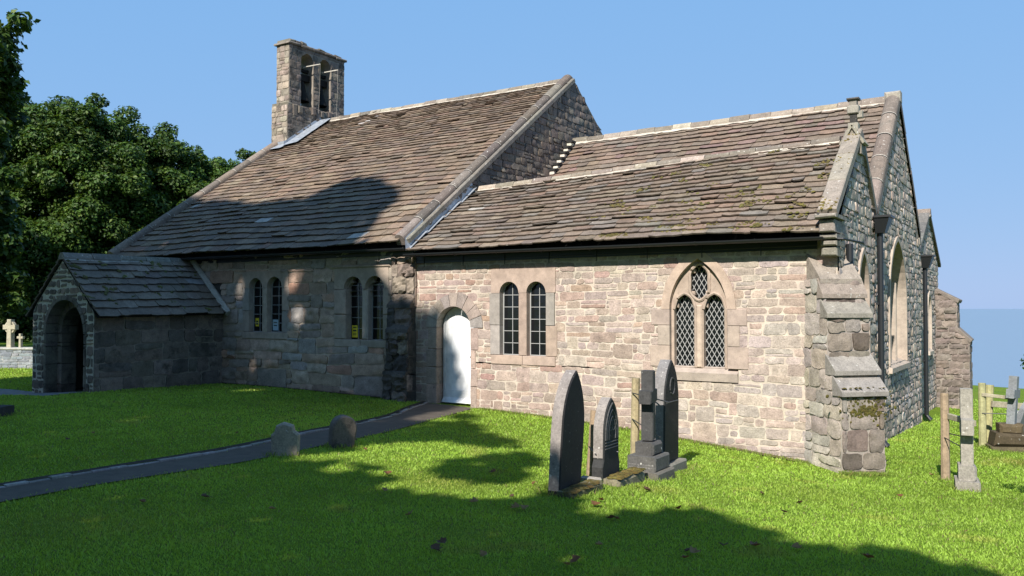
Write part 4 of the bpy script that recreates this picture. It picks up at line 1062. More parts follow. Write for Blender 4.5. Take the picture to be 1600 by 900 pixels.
slates(mb, (px1+.22, py0-.035, pe_z-.16), (px1+.22, -.02, pe_z-.10), (pcx, py0-.035, pr_z+.03), (pcx, -.02, pr_z+.08), .27, .22, .36, [((.16, .132, .105), 3), ((.19, .155, .12), 3), ((.13, .11, .092), 2), ((.24, .21, .175), 1.0)], boff=.05, light=.03, lightcol=(.20, .20, .20), sag=.05, thick=.026)
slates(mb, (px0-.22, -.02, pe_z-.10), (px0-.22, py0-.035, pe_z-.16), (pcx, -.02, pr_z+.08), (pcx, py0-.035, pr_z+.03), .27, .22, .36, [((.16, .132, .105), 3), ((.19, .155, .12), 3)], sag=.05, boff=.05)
prf = mb.build('porch_roof', M['slate'], porch)
mb = MB(); ridge_stones(mb, (pcx, py0-.05, pr_z+.08), (pcx, -.02, pr_z+.10), .13, .035, .6, [((.19, .18, .155), 1), ((.15, .145, .125), 1)], mortar=(.3, .29, .26), dn=.85); mb.build('porch_ridge', M['coping'], porch)
mb = MB(); tube(mb, [(px1+.28, -.07, pe_z-.12), (pcx+.02, -.07, pr_z+.16)], .085, (.42, .40, .36), seg=8); mb.build('porch_flashing', M['mortar'], porch)

# moss on the porch roof
mb = MB(); pts = []; q0, q1, q2_, q3 = Vector((px1+.22, py0-.03, pe_z-.16)), Vector((px1+.22, -.02, pe_z-.10)), Vector((pcx, py0-.03, pr_z+.03)), Vector((pcx, -.02, pr_z+.08)); qn = (q1-q0).cross(q2_-q0).normalized(); qn = qn if qn.z > 0 else -qn
for _ in range(46):
    s_, t_ = random.random(), random.random()**.6
    for _ in range(random.randint(2, 6)): pts.append((q0.lerp(q1, s_+random.gauss(0, .02)).lerp(q2_.lerp(q3, s_), min(1, t_+random.gauss(0, .02)))+qn*.045, qn))
moss_blobs(mb, pts, .02, .05, (.09, .09, .03)); mb.build('moss', M['moss'], porch)['kind'] = 'stuff'
# moss tufts on the aisle roof
mb = MB(); pts = []
P00, P10, P01, P11 = Vector((-8.4, -.36, 3.19)), Vector((-.22, -.36, 3.19)), Vector((-8.4, 2.10, 4.72)), Vector((-.22, 1.7, 4.93))
Nr = (P10-P00).cross(P01-P00).normalized()
cl = [(random.uniform(.4, .98), abs(random.gauss(.0, .45))) for _ in range(46)]+[(random.uniform(.5, .9), random.uniform(.02, .10)) for _ in range(26)]
for (s_, t_) in cl:
    if t_ > .95 or (s_ < .5 and random.random() < .6): continue
    for _ in range(random.randint(6, 16)):
        s2, t2 = s_+random.gauss(0, .010), t_+random.gauss(0, .016)
        if 0 < s2 < 1 and -.01 < t2 < 1: pts.append((P00.lerp(P10, s2).lerp(P01.lerp(P11, s2), t2)+Nr*.045, Nr))
moss_blobs(mb, pts, .012, .038, (.105, .09, .028)); mb.build('moss', M['moss'], aroof)['kind'] = 'stuff'
mb = MB(); pts = []
for _ in range(60): pts.append((AC.p(random.choice((.15, 2.4, 1.5, .1))+random.gauss(0, .1), random.uniform(-.12, .12), .085), AC.n))
moss_blobs(mb, pts, .010, .028, (.14, .11, .03)); mb.build('moss', M['moss'], ac)['kind'] = 'stuff'

# notices in the nave windows (pale cards with a few lines of print)
def notice(u, z, wd, h, mat, label, lines, n=-.165):
    mb = MB(); loc = S.p(u, z, n)
    box(mb, S, u, u+wd, z, z+h, n, n+.003); 
    for (f, g_) in lines: box(mb, S, u+wd*.18, u+wd*.8, z+h*f, z+h*g_, n+.003, n+.004, mat=1)
    tag(mb.build('notice', [mat, M['ink']], org=loc), label, 'notice')
notice(-10.43, 1.34, .17, .27, M['yellow'], 'large yellow notice in the square headed cusped window', [(.78, .86), (.5, .62), (.3, .34), (.2, .24)], -.165)
notice(-13.58, 1.55, .12, .2, M['yellow'], 'small yellow notice low in the left light of the round-arched pair above the porch', [(.5, .7), (.2, .4)], -.128)
notice(-12.97, 1.46, .19, .26, M['card_blue'], 'pale blue card low in the right light of the round-arched pair', [(.7, .78), (.4, .5)], -.128)

# ------------------------------------------------------------------ graves
def slab(mb, fr, outl, th, col, bev=.012, mat=0):
    """upright slab with chamfered front edge"""
    cx = sum(p[0] for p in outl)/len(outl); cz = sum(p[1] for p in outl)/len(outl); m = len(outl)
    q = []
    for i in range(m):
        a, b, d = Vector((*outl[i-1], 0)), Vector((*outl[i], 0)), Vector((*outl[(i+1) % m], 0))
        t = ((b-a).normalized()+(d-b).normalized()).normalized(); q.append((b.x-t.y*bev, b.y+t.x*bev))
    plate(mb, fr, outl, [], -th/2, th/2-bev, col, mat, True)
    P = [fr.p(x, y, th/2-bev) for x, y in outl]+[fr.p(x, y, th/2) for x, y in q]
    mb.add(P, [(i, (i+1) % m, m+(i+1) % m, m+i) for i in range(m)], col, mat)
    plate(mb, fr, q, [], th/2-.001, th/2, col, mat)
def lean_frame(x, y, z, rot, lean_y, lean_x):
    u = Matrix.Rotation(R_(rot), 3, 'Z')@Vector((0, 1, 0)); v = Vector((0, 0, 1))+u*math.tan(R_(lean_y)); n0 = u.cross(Vector((0, 0, 1)))
    v = v+n0*math.tan(R_(lean_x)); return Fr((x, y, z), u-v*(u.dot(v)/v.dot(v)), v)

LAB = 'inscription'
# big pointed headstone
x, y = -1.66, -5.78; z = gz(x, y); t = thing('headstone', 'tall black gothic pointed headstone leaning beside a fat wooden post, foremost of the row', 'headstone', (x, y, z), 'old headstones')
mb = MB(); fr = lean_frame(x, y, z, 8, 10, 0)
hw = .335; zs = .70; za = 1.31
ol = [(-hw*.93, -.1), (hw*.93, -.1), (hw, .5)]+pointed_top(-hw, hw, zs, za, 12)+[(-hw, .5)]
slab(mb, fr, ol, .13, (.022, .021, .021)); mb.build('slab', M['grave_slate'], t)
mb = MB(); sd = [(-hw*.93-.003, -.1)]; 
for (a, b) in zip(ol[:-1], ol[1:]): pass
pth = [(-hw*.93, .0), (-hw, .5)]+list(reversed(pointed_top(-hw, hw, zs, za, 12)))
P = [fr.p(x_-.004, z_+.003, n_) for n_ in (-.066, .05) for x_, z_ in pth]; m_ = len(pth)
mb.add(P, [(i, i+1, m_+i+1, m_+i) for i in range(m_-1)], (.24, .215, .20)); mb.build('lit_edge', M['coping'], t)  # paler strip paints the sunlit side and top of the slab
mb = MB(); kf = Fr((x+.2, y, z), (0, 1, 0), (0, 0, 1)); box(mb, kf, -.36, .38, -.1, .07, -.09, .09, (.12, .11, .06), 0, .03, .01)
pts = [(kf.p(random.uniform(-.34, .36), .07, random.uniform(-.07, .08)), (0, 0, 1)) for _ in range(110)]; mb.build('kerb', M['mossy_stone'], t)
mb = MB(); moss_blobs(mb, pts, .02, .05, (.10, .075, .02)); mb.build('moss', M['moss'], t)['kind'] = 'stuff'
# second, smaller carved headstone
x, y = -1.62, -4.86; z = gz(x, y); t = thing('headstone', 'small dark headstone with carved interlaced gothic arches, between two wooden posts', 'headstone', (x, y, z), 'old headstones')
mb = MB(); fr = lean_frame(x, y, z, 6, 2, 0); hw = .25
ol = [(-hw*1.18, -.1), (hw*1.15, -.1), (hw*1.15, .2), (hw, .28)]+pointed_top(-hw, hw, .58, .98, 12)+[(-hw, .28), (-hw*1.18, .2)]
slab(mb, fr, ol, .13, (.035, .035, .034)); mb.build('slab', M['grave_slate'], t)
mb = MB()
for k, (s_, dz) in enumerate(((.84, 0), (.66, 0), (.46, 0))):
    p_ = [(-hw*s_, .5), (-hw*s_, .58)]+list(reversed(pointed_top(-hw*s_, hw*s_, .58, .58+.40*s_, 10)))+[(hw*s_, .5)]
    tube(mb, [fr.p(a, b, .066) for a, b in p_], .011, (.10, .10, .097), 0, 5)
for k in range(3): tube(mb, [fr.p(-hw*.85, .47-.035*k, .066), fr.p(hw*.85, .47-.035*k, .066)], .008, (.10, .10, .097), 0, 5)
for k in range(4):
    cx = -hw*.5+k*hw*.33; tube(mb, [fr.p(cx+.06*math.cos(a), .66+.06*math.sin(a), .066) for a in np.linspace(0, 2*math.pi, 13)], .007, (.10, .10, .097), 0, 5)
mb.build('carving', M['grave_slate'], t)
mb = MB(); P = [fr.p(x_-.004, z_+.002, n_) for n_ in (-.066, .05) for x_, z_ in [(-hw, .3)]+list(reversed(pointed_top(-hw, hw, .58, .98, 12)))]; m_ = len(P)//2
mb.add(P, [(i, i+1, m_+i+1, m_+i) for i in range(m_-1)], (.26, .235, .215)); mb.build('lit_edge', M['coping'], t)  # sunlight on the side and top put into a pale strip
mb = MB(); kf = Fr((x+.2, y+.05, z), (0, 1, 0), (0, 0, 1)); box(mb, kf, -.33, .42, -.15, .10, -.10, .10, (.20, .18, .12), 0, .03, .012); box(mb, kf, -.42, -.35, -.1, .1, -.35, -.1, (.33, .3, .26), 0, .02, .01); mb.build('kerb', M['mossy_stone'], t)
mb = MB(); moss_blobs(mb, [(kf.p(random.uniform(-.31, .40), .10, random.uniform(-.08, .09)), (0, 0, 1)) for _ in range(90)], .02, .05, (.11, .085, .022)); mb.build('moss', M['moss'], t)['kind'] = 'stuff'
# cross on a stepped base
x, y = -1.42, -4.02; z = gz(x, y); t = thing('cross_monument', 'dark stone cross on a mossy stepped plinth, in front of a tall pointed headstone', 'cross', (x, y, z))
mb = MB(); kf = Fr((x, y, z), (0, 1, 0), (0, 0, 1))
box(mb, kf, -.28, .28, -.2, .11, -.25, .21, (.14, .13, .11), 0, .02, .008); mb.build('step', M['mossy_stone'], t)
mb = MB(); box(mb, kf, -.23, .23, .11, .29, -.21, .16, (.11, .107, .10), 0, .02, .006)
for r in range(4):      # worn rows of raised lettering on the plinth's end face, unreadable
    for k in range(9): box(mb, Fr((x-.19, y-.23, z), (1, 0, 0), (0, 0, 1)), 0.0+k*.036, .024+k*.036+random.uniform(0, .008), .155+r*.035, .166+r*.035, 0, .002, (.19, .185, .175))
mb.build('plinth', M['mossy_stone'], t)
mb = MB(); box(mb, kf, -.155, .155, .29, .45, -.14, .10, (.085, .083, .08), 0, .03, .004); mb.build('die', M['mossy_stone'], t)
mb = MB(); cf = Fr((x-.03, y, z), (-.22, .975, 0), (0, 0, 1)); a_ = .085; b_ = .075
cr = [(-b_*1.15, .47), (b_*1.15, .47), (b_, .93), (.21, .93), (.21, 1.09), (b_, 1.09), (b_, 1.33), (-b_, 1.33), (-b_, 1.09), (-.21, 1.09), (-.21, .93), (-b_, .93)]
slab(mb, cf, cr, .15, (.06, .06, .06), .015); mb.build('cross', M['grave_slate'], t)
# tall pointed headstone behind it
x, y = -1.62, -3.05; z = gz(x, y); t = thing('headstone', 'tall dark pointed headstone behind the stone cross, nearest the church wall', 'headstone', (x, y, z), 'old headstones')
mb = MB(); fr = lean_frame(x, y, z, 6, 1.5, 0); hw = .33
ol = [(-hw, .12), (hw, .12)]+pointed_top(-hw, hw, .92, 1.48, 12); slab(mb, fr, ol, .16, (.03, .03, .03)); 
tube(mb, [fr.p(.11*math.cos(a), 1.13+.11*math.sin(a), .08) for a in np.linspace(0, 2*math.pi, 15)], .012, (.08, .08, .08), 0, 5); tube(mb, [fr.p(-hw*.8, .92, .08), fr.p(hw*.8, .92, .08)], .01, (.09, .09, .09), 0, 5)
mb.build('slab', M['grave_slate'], t)
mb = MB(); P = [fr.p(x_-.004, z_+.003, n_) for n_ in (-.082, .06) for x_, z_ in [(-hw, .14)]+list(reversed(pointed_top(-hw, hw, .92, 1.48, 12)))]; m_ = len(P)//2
mb.add(P, [(i, i+1, m_+i+1, m_+i) for i in range(m_-1)], (.21, .20, .195)); mb.build('lit_edge', M['coping'], t)  # pale colour stands for sun on the side and top edge
mb = MB(); kf = Fr((x+.02, y, z), (0, 1, 0), (0, 0, 1)); box(mb, kf, -.38, .36, -.2, .12, -.12, .14, (.20, .19, .16), 0, .02, .01); mb.build('base', M['mossy_stone'], t)
# two small stones by the path
x, y = -5.42, -6.32; z = gz(x, y); mb = MB(); fr = lean_frame(x, y, z, 0, 0, -2)
fr = lean_frame(x, y, z, -48, 0, -3)
slab(mb, fr, [(-.16, -.1), (.17, -.1), (.18, .26), (.12, .31), (.10, .38), (-.02, .42), (-.11, .38), (-.13, .30), (-.17, .27)], .16, (.30, .265, .21), .025)
tag(mb.build('grave_marker', M['mossy_stone'], org=(x, y, z)), 'squat shouldered pale grave marker beside the path, left of the rounded one', 'headstone', 'small grave markers')
x, y = -5.42, -5.32; z = gz(x, y); mb = MB(); fr = lean_frame(x, y, z, -30, 7, 0)
slab(mb, fr, [(-.15, -.1), (.15, -.1), (.17, .26)]+arc(0, .26, .17, 0, 180, 10)+[(-.17, .2)], .19, (.16, .13, .11), .02)
tag(mb.build('grave_marker', M['dark_stone'], org=(x, y, z)), 'dark round-topped grave marker leaning at the edge of the path', 'headstone', 'small grave markers')
# dark stone at the left edge
x, y = -11.72, -6.85; z = gz(x, y); mb = MB(); box(mb, Fr((x, y, z), (math.cos(.5), math.sin(.5), 0), (0, 0, 1)), -.45, .30, -.1, .17, -.16, .16, (.05, .048, .045), 0, .03, .015)
tag(mb.build('grave_slab', M['dark_stone'], org=(x, y, z)), 'low dark ledger stone in the shaded grass at the left edge', 'grave slab')

# left memorials
def place_cross(name, label, px, py, z, h, col, ring, rot=0, plinth=None):
    mb = MB(); fr = Fr((px, py, z), (math.cos(R_(rot)), math.sin(R_(rot)), 0), (0, 0, 1)); b_ = .085*h; ar = .26*h; za_ = .72*h
    slab(mb, fr, [(-b_*1.2, -.1), (b_*1.2, -.1), (b_, za_-b_), (ar, za_-b_), (ar, za_+b_), (b_, za_+b_), (b_, h), (-b_, h), (-b_, za_+b_), (-ar, za_+b_), (-ar, za_-b_), (-b_, za_-b_)], .14*h+.03, col, .012)
    if ring: plate(mb, fr, arc(0, za_, ar*.85, 0, 360, 24)[:-1], [arc(0, za_, ar*.62, 0, 360, 24)[:-1]], -.04, .04, col, 0, True)
    return tag(mb.build(name, M['coping'], org=(px, py, z)), label, 'cross')
lx, ly = -23.65, .05; lz = gz(lx, ly)
# coursed stone block carrying crosses
bx = thing('stone_tomb', 'grey coursed stone tomb wall at the left edge below the cream crosses', 'tomb', (lx, ly, lz)); mb = MB()
TF = Fr((lx, ly-.3, lz), (.88, .47, 0), (0, 0, 1))
wall(mb, TF, -1.2, 1.6, -.15, .55, [], [((.22, .25, .28), 2), ((.27, .29, .31), 2), ((.18, .20, .23), 1)], (.33, .34, .34), rows=(.07, .1), lens=(.18, .4), prot=.015, gap=.012)
box(mb, TF, -1.25, 1.65, .55, .62, -.5, .04, (.4, .4, .37), 0, .02); box(mb, TF, -1.19, 1.59, -.15, .55, -.45, -.012, (.25, .26, .27)); mb.build('wall', [M['stone'], M['mortar']], bx)
place_cross('memorial_cross', 'tall cream ringed cross standing by the coursed stone tomb', lx-.57, ly-.35, lz+.62, .86, (.40, .37, .28), True, 20)
place_cross('memorial_cross', 'small plain cream cross beside the ringed one', lx-.27, ly-.2, lz+.62, .42, (.40, .37, .28), False, 20)

# right-hand side: thin pale cross seen edge on, posts, braces
x, y = 1.80, -.86; z = gz(x, y); t = thing('cross_monument', 'pale granite cross seen edge-on, braced to a wooden post at the right', 'cross', (x, y, z)); mb = MB()
kf = Fr((x, y, z), (0, 1, 0), (0, 0, 1)); cf = Fr((x, y, z), (-.13, .99, 0), (0, 0, 1))
box(mb, cf, -.20, .22, -.15, .14, -.15, .15, (.28, .26, .225), 0, .02, .008); mb.build('plinth', M['coping'], t)
mb = MB(); box(mb, cf, -.15, .15, .14, .34, -.11, .11, (.30, .28, .245), 0, .03); 
slab(mb, cf, [(-.11, .34), (.11, .34), (.09, .74), (.26, .76), (.26, .96), (.09, .98), (.08, 1.36), (-.08, 1.36), (-.09, .98), (-.26, .96), (-.26, .76), (-.09, .74)], .15, (.31, .29, .25), .014)
mb.build('cross', M['coping'], t)
def post(name, label, x, y, h, r, tilt=(0, 0), rails=(), wires=(), grp='wooden bracing posts', col=(.30, .25, .165), rcol=(.33, .30, .22)):
    z = gz(x, y); t = thing(name, label, 'post', (x, y, z), grp); mb = MB()
    pts = [(x+tilt[0]*k, y+tilt[1]*k, z-.15+(h+.15)*k) for k in (0, .3, .6, 1)]
    tube(mb, pts, [r*1.04, r, r*.97, r*.95], col, 0, 9); mb.build('stake', M['wood'], t)
    for (a, b, w_, h_) in rails:
        mb = MB(); a, b = Vector(a)+Vector((x, y, z)), Vector(b)+Vector((x, y, z)); d = b-a; f2 = Fr(a, d, (0, 0, 1)-d*0 if False else Vector((0, 0, 1))); f2 = Fr(a, d, Vector((0, 0, 1))-d.normalized()*d.normalized().z)
        box(mb, f2, 0, d.length, -h_/2, h_/2, -w_/2, w_/2, rcol, 0, .006, .003); mb.build('rail', M['wood'], t)
    for (a, b) in wires:
        mb = MB(); tube(mb, [Vector(a)+Vector((x, y, z)), Vector(b)+Vector((x, y, z))], .008, (.05, .05, .05)); mb.build('strap', M['wire'], t)
    return t
post('wooden_post', 'short thick wooden post behind the foremost pointed headstone', -1.90, -4.72, .80, .062, (.04, .06), [((.1, .1, .60), (.3, -.05, .58), .05, .05)], [((.02, -.07, .38), (.28, -.4, .36)), ((.02, .0, .36), (.35, .05, .33))], col=(.34, .25, .165))
post('wooden_post', 'tall square-cut wooden post behind the stone cross', -2.10, -3.02, 1.18, .062, (.02, .02), [], [((.0, -.06, .98), (.75, -.6, .95)), ((0, 0, 1.02), (.42, .1, 1.0)), ((0, -.06, .62), (.7, -.75, .52))], col=(.36, .30, .18))
post('wooden_post', 'rough wooden post with a rail to the edge-on granite cross', 1.46, -.08, 1.26, .062, (0, .0), [((.05, -.02, .93), (.42, -.6, .92), .05, .08)], [((.0, -.06, .62), (.40, -.8, .55)), ((.05, 0, .68), (.42, -.6, .70))], col=(.33, .25, .17))
post('wooden_post', 'straight greenish wooden post with a rail, left of the leaning one', 1.60, 5.05, 1.24, .07, (0, 0), [((.0, -.05, 1.02), (.58, -.12, .98), .05, .06)], [((.0, -.07, .66), (.55, -.1, .68))], col=(.36, .35, .19))
post('wooden_post', 'leaning greenish wooden post behind the mossy stepped base', 1.62, 5.85, 1.17, .08, (.06, .14), [((.1, .0, .8), (.95, .6, .72), .06, .12)], [], col=(.36, .34, .17))
x, y = 2.06, 4.95; z = gz(x, y); t = thing('cross_monument', 'grey slate cross leaning on a mossy stepped base by the sea view', 'cross', (x, y, z)); mb = MB(); kf = Fr((x, y, z), (.95, .3, 0), (0, 0, 1))
for (a, z0, z1) in ((.36, -.1, .10), (.30, .10, .33), (.19, .33, .52)): box(mb, kf, -a, a, z0, z1, -a*.8, a*.8, jit((.085, .07, .04), .2), 0, .05, .03)
mb.build('stepped_base', M['mossy_stone'], t)
mb = MB(); cf = lean_frame(x, y, z, -10, 3, 3)
slab(mb, cf, [(-.1, .5), (.1, .5), (.085, 1.0), (.24, 1.0), (.24, 1.17), (.085, 1.17), (.085, 1.42), (-.085, 1.42), (-.085, 1.17), (-.24, 1.17), (-.24, 1.0), (-.085, 1.0)], .14, (.21, .225, .24), .012); mb.build('cross', M['grave_slate'], t)
for i, (xx, yy, ly_, hh, lb) in enumerate(((2.38, 5.5, 14, 1.0, 'grey slate headstone leaning hard towards the mossy stepped base'), (2.75, 6.2, 10, .9, 'slate headstone standing behind the hard-leaning one at the right edge'))):
    z = gz(xx, yy); mb = MB(); fr = lean_frame(xx, yy, z, -35, 4, 0); fr = Fr((xx-.28, yy, z), (.35, .9, 0), (math.tan(R_(ly_+4)), 0, 1))
    slab(mb, fr, [(-.27, -.1), (.27, -.1), (.27, hh-.15), (.15, hh), (-.15, hh), (-.27, hh-.15)], .10, (.20, .215, .23), .01)
    tag(mb.build('headstone', M['grave_slate'], org=(xx, yy, z)), lb, 'headstone', 'old headstones')
x, y = 3.0, 9.6; z = gz(x, y)
for (xx, yy, s_) in ((1.95, 14.2, .5), (2.35, 10.8, .4)):
    z = gz(xx, yy); mb = MB(); box(mb, Fr((xx, yy, z), (.9, .3, 0), (0, 0, 1)), -s_*.6, s_*.6, -.1, .22*s_+.05, -.2, .2, (.36, .36, .35), 0, .03, .02)
    tag(mb.build('grave_slab', M['coping'], org=(xx, yy, z)), 'low pale kerb stone in the grass %s the mossy base' % ('far behind' if s_ > .45 else 'just behind'), 'grave slab')

# ------------------------------------------------------------------ trees
LEAF_PAL = [((.040, .085, .014), 3), ((.055, .11, .017), 3), ((.075, .13, .022), 2), ((.032, .07, .014), 2), ((.10, .145, .028), .8)]
def leaves(mb_arrays, pos, nrm, size, cols, aspect=.62):
    """two-triangle folded leaves (numpy)"""
    n = len(pos)
    nrm = nrm/np.linalg.norm(nrm, axis=1, keepdims=True)
    r = rng.normal(size=(n, 3)); a = np.cross(nrm, r); a /= np.linalg.norm(a, axis=1, keepdims=True); b = np.cross(nrm, a)
    s = (size*rng.uniform(.65, 1.35, n))[:, None]
    v0 = pos-a*s*.5; v1 = pos+b*s*aspect*.5+nrm*s*.10; v2 = pos+a*s*.5-nrm*s*.08; v3 = pos-b*s*aspect*.5+nrm*s*.10
    V = np.stack([v0, v1, v2, v3], 1).reshape(-1, 3); base = len(mb_arrays['v'])
    mb_arrays['v'].append(V); mb_arrays['c'].append(np.repeat(cols, 4, 0))
def leaf_object(name, arr, parent, org, mat):
    V = np.concatenate(arr['v'])-np.array(org); Cc = np.concatenate(arr['c']); n = len(V)//4
    me = bpy.data.meshes.new(name); me.vertices.add(len(V)); me.vertices.foreach_set('co', V.astype(np.float32).ravel())
    F = np.empty((n, 2, 3), np.int32); i = np.arange(n)*4
    F[:, 0] = np.stack([i, i+1, i+2], 1); F[:, 1] = np.stack([i, i+2, i+3], 1)
    me.loops.add(n*6); me.loops.foreach_set('vertex_index', F.ravel()); me.polygons.add(n*2)
    me.polygons.foreach_set('loop_start', np.arange(0, n*6, 3, dtype=np.int32)); me.polygons.foreach_set('loop_total', np.full(n*2, 3, np.int32))
    at = me.color_attributes.new('Col', 'FLOAT_COLOR', 'POINT'); at.data.foreach_set('color', np.c_[Cc, np.ones(len(Cc))].astype(np.float32).ravel())
    me.materials.append(mat); me.update(); me.validate()
    o = bpy.data.objects.new(name, me); COL.objects.link(o)
    if parent: o.parent = parent
    return o
def clump_pts(c, r, n):
    d = rng.normal(size=(n, 3)); d /= np.linalg.norm(d, axis=1, keepdims=True)
    rr = r*np.cbrt(rng.uniform(.12, 1, n))*rng.uniform(.8, 1.08, n)
    p = np.array(c)+d*rr[:, None]*np.array([1, 1, .78]); return p, d
def leaf_cols(n, tone=1.0, warm=0.):
    pal = np.array([p[0] for p in LEAF_PAL]); w_ = np.array([p[1] for p in LEAF_PAL]); w_ = w_/w_.sum()
    c = pal[rng.choice(len(pal), n, p=w_)]*rng.uniform(.75, 1.3, (n, 1))*tone
    c[:, 0] += warm*.02; return c
def tree(label, x, y, crown, leaf=.22, per=420, trunk_r=.3, tone=1., grp='trees behind the church', jitter=True, cat='tree', limbs=True):
    """crown: list of (centre, radius) big lobes, each broken into many small leaf clumps"""
    z = gz(x, y); t = thing('broadleaf_tree', label, cat, (x, y, z), grp)
    arr = {'v': [], 'c': []}; sub = []
    for (c, r) in crown:
        k = max(6, int(14*r))
        for _ in range(k):
            d = rng.normal(size=3); d /= np.linalg.norm(d); q = np.array(c)+d*r*np.array([1, 1, .85])*rng.uniform(.45, 1.0); sub.append((q, r*rng.uniform(.22, .40), d))
    for (q, r, d) in sub:
        n = int(per*r*r*1.2)+20; p, nn = clump_pts(q, r, n)
        tn = tone*rng.uniform(.75, 1.25)
        leaves(arr, p, nn*.7+np.array([0, 0, .55])+rng.normal(size=(n, 3))*.45, np.full(n, leaf), leaf_cols(n, tn))
    leaf_object('crown', arr, t, (x, y, z), M['leaf'])
    mb = MB(); top = max(c[2] for c, r in crown)
    cz = sum(c[2] for c, r in crown)/len(crown)
    tube(mb, [(x, y, z-.3), (x+.1, y, lerp(z, cz, .35)), (x-.05, y+.1, lerp(z, cz, .7)), (x, y, cz+.5)], [trunk_r*1.25, trunk_r, trunk_r*.8, trunk_r*.4], (.10, .085, .07), 0, 10)
    for (c, r) in crown:
        a = Vector((x, y, lerp(z, cz, random.uniform(.35, .75)))); b = Vector(c); m_ = a.lerp(b, .5)+Vector((random.uniform(-.4, .4), random.uniform(-.4, .4), -.3))
        tube(mb, [a, m_, b], [trunk_r*.5, trunk_r*.33, trunk_r*.1], (.10, .085, .07), 0, 7)
    mb.build('trunk', M['bark'], t); return t
def at_px(px, py, dist):
    """point seen at a reference direction from the camera, at a horizontal distance"""
    th = R_(1.345452); Fw = np.array([-.5414, .8408]); Rt = np.array([.8408, .5414])
    a = (px-800)/1320; b = (450-py)/1320
    d = Rt*a+Fw*(math.cos(th)-math.sin(th)*b); dz = math.sin(th)+b*math.cos(th)
    return np.array([CAM.x+d[0]*dist, CAM.y+d[1]*dist, CAM.z+dz*dist])
def crown_px(pts, dist):        # lobes: (px,py,radius in m[,extra distance])
    return [(at_px(p[0], p[1], dist+(p[3] if len(p) > 3 else 0)), p[2]) for p in pts]
bgt = [
 ('broad dark tree at left with the highest rounded crown behind the porch', 46, [(95, 215, 2.6), (150, 210, 2.3, 1), (60, 260, 2.6), (120, 290, 3.0), (180, 290, 2.6), (90, 370, 3.0), (160, 380, 3.0), (40, 350, 2.8), (100, 450, 3.), (170, 460, 3.), (20, 420, 3.), (10, 510, 2.6), (60, 520, 2.6), (120, 530, 2.6)]),
 ('dense tree with a lower crown right of the highest rounded one', 49, [(225, 245, 2.2), (265, 262, 2.0), (215, 310, 2.8), (270, 330, 2.6), (220, 400, 3.), (280, 410, 2.8), (240, 470, 3.)]),
 ('leafy tree showing above the west slope of the nave roof', 52, [(318, 272, 1.9), (345, 290, 1.9), (300, 330, 2.4), (340, 350, 2.6), (320, 420, 3.), (370, 330, 2.2)]),
 ('small far crown just left of the bellcote foot', 60, [(392, 258, 1.5), (415, 268, 1.8), (440, 262, 1.6), (385, 300, 2.4), (430, 320, 2.6), (470, 300, 2.6)]),
]
for lb, dist, cr in bgt:
    cr2 = crown_px(cr, dist); c0 = at_px(sum(c[0] for c in cr)/len(cr), 500, dist+.5); tree(lb, c0[0], c0[1], cr2, leaf=.21, per=560, trunk_r=.35, tone=.92)
cr = crown_px([(-30, 40, 1.6), (-15, 110, 1.35), (-30, 190, 1.5), (-60, 110, 2.0), (-40, 280, 1.6), (-20, 370, 1.2), (-60, 360, 1.8), (-110, 200, 2.3), (-120, 60, 2.2), (-40, 450, 1.5)], 27)
c0 = at_px(-60, 500, 27); tree('tall near tree reaching in from the left edge of the picture', c0[0], c0[1], cr, leaf=.24, per=430, trunk_r=.3, tone=.75)
# leafy sprig of a shrub at the right edge
c0 = at_px(1660, 560, 9.5); cr = crown_px([(1640, 530, .30), (1650, 560, .32), (1662, 520, .36), (1680, 590, .4)], 9.5)
t = tree('small leaved shrub reaching in at the right edge before the sea', c0[0], c0[1], cr, leaf=.05, per=900, trunk_r=.03, tone=1.2, grp='shrubs', cat='shrub')

# tall trees south of the churchyard: they stand behind the camera and shade the lawn
A_, E2 = R_(SUN_AZ), R_(SUN_EL)
def uv(x, y, z): return (x*math.cos(A_)+y*math.sin(A_), z*math.cos(E2)+(-x*math.sin(A_)+y*math.cos(A_))*math.sin(E2))
def unuv(u, v, yd):
    """the point on the sun ray (u,v) that lies at depth h = yd along the sun's ground direction"""
    z = (v-yd*math.sin(E2))/math.cos(E2); x = u*math.cos(A_)-yd*math.sin(A_); y = u*math.sin(A_)+yd*math.cos(A_); return np.array([x, y, z])
solid_w = [(-20.6, 2.5, 5.3), (-18.9, 2.3, 5.2), (-15.6, 1.75, 4.83), (-13.5, 1.74, 4.82), (-13.2, 2.34, 5.23), (-12.5, 2.6, 5.41), (-11.3, 2.22, 5.15), (-10.2, 1.53, 4.67), (-10.22, .77, 4.14), (-9.97, .39, 3.88), (-9.98, -.12, 3.53),
  (-9.6, 0, 3.0), (-9.45, 0, 2.5), (-8.9, 0, 2.05), (-8.45, 0, 1.95), (-7.95, 0, 1.75), (-7.62, 0, 1.2), (-7.5, 0, .4), (-7.1, -.9, 0), (-6.9, -2.2, .05), (-6.3, -4.2, .1), (-5.2, -6.1, .1), (-3.6, -7.3, .15), (-1.3, -7.07, .1),
  (-.64, -6.65, .1), (-.28, -5.96, .1), (.21, -6.1, .1), (1.13, -6.78, .1), (1.73, -6.4, .1), (2.2, -6.5, .1), (2.63, -6.78, .1), (3.6, -7.6, .1), (5, -9, .2), (6.5, -14, .3), (6.5, -19, .4), (-20.6, -19, .5)]
solid = [uv(*p) for p in solid_w]
dapple = [uv(*p) for p in [(-7.0, -.9, 0), (-6.2, -1.1, .0), (-5.0, -2.6, .05), (-3.4, -3.6, .05), (-2.2, -4.9, .1), (-1.4, -6.0, .1), (-1.0, -6.9, .1), (-3.6, -7.4, .1), (-5.2, -6.2, .1), (-6.3, -4.3, .1), (-6.9, -2.2, .05)]]
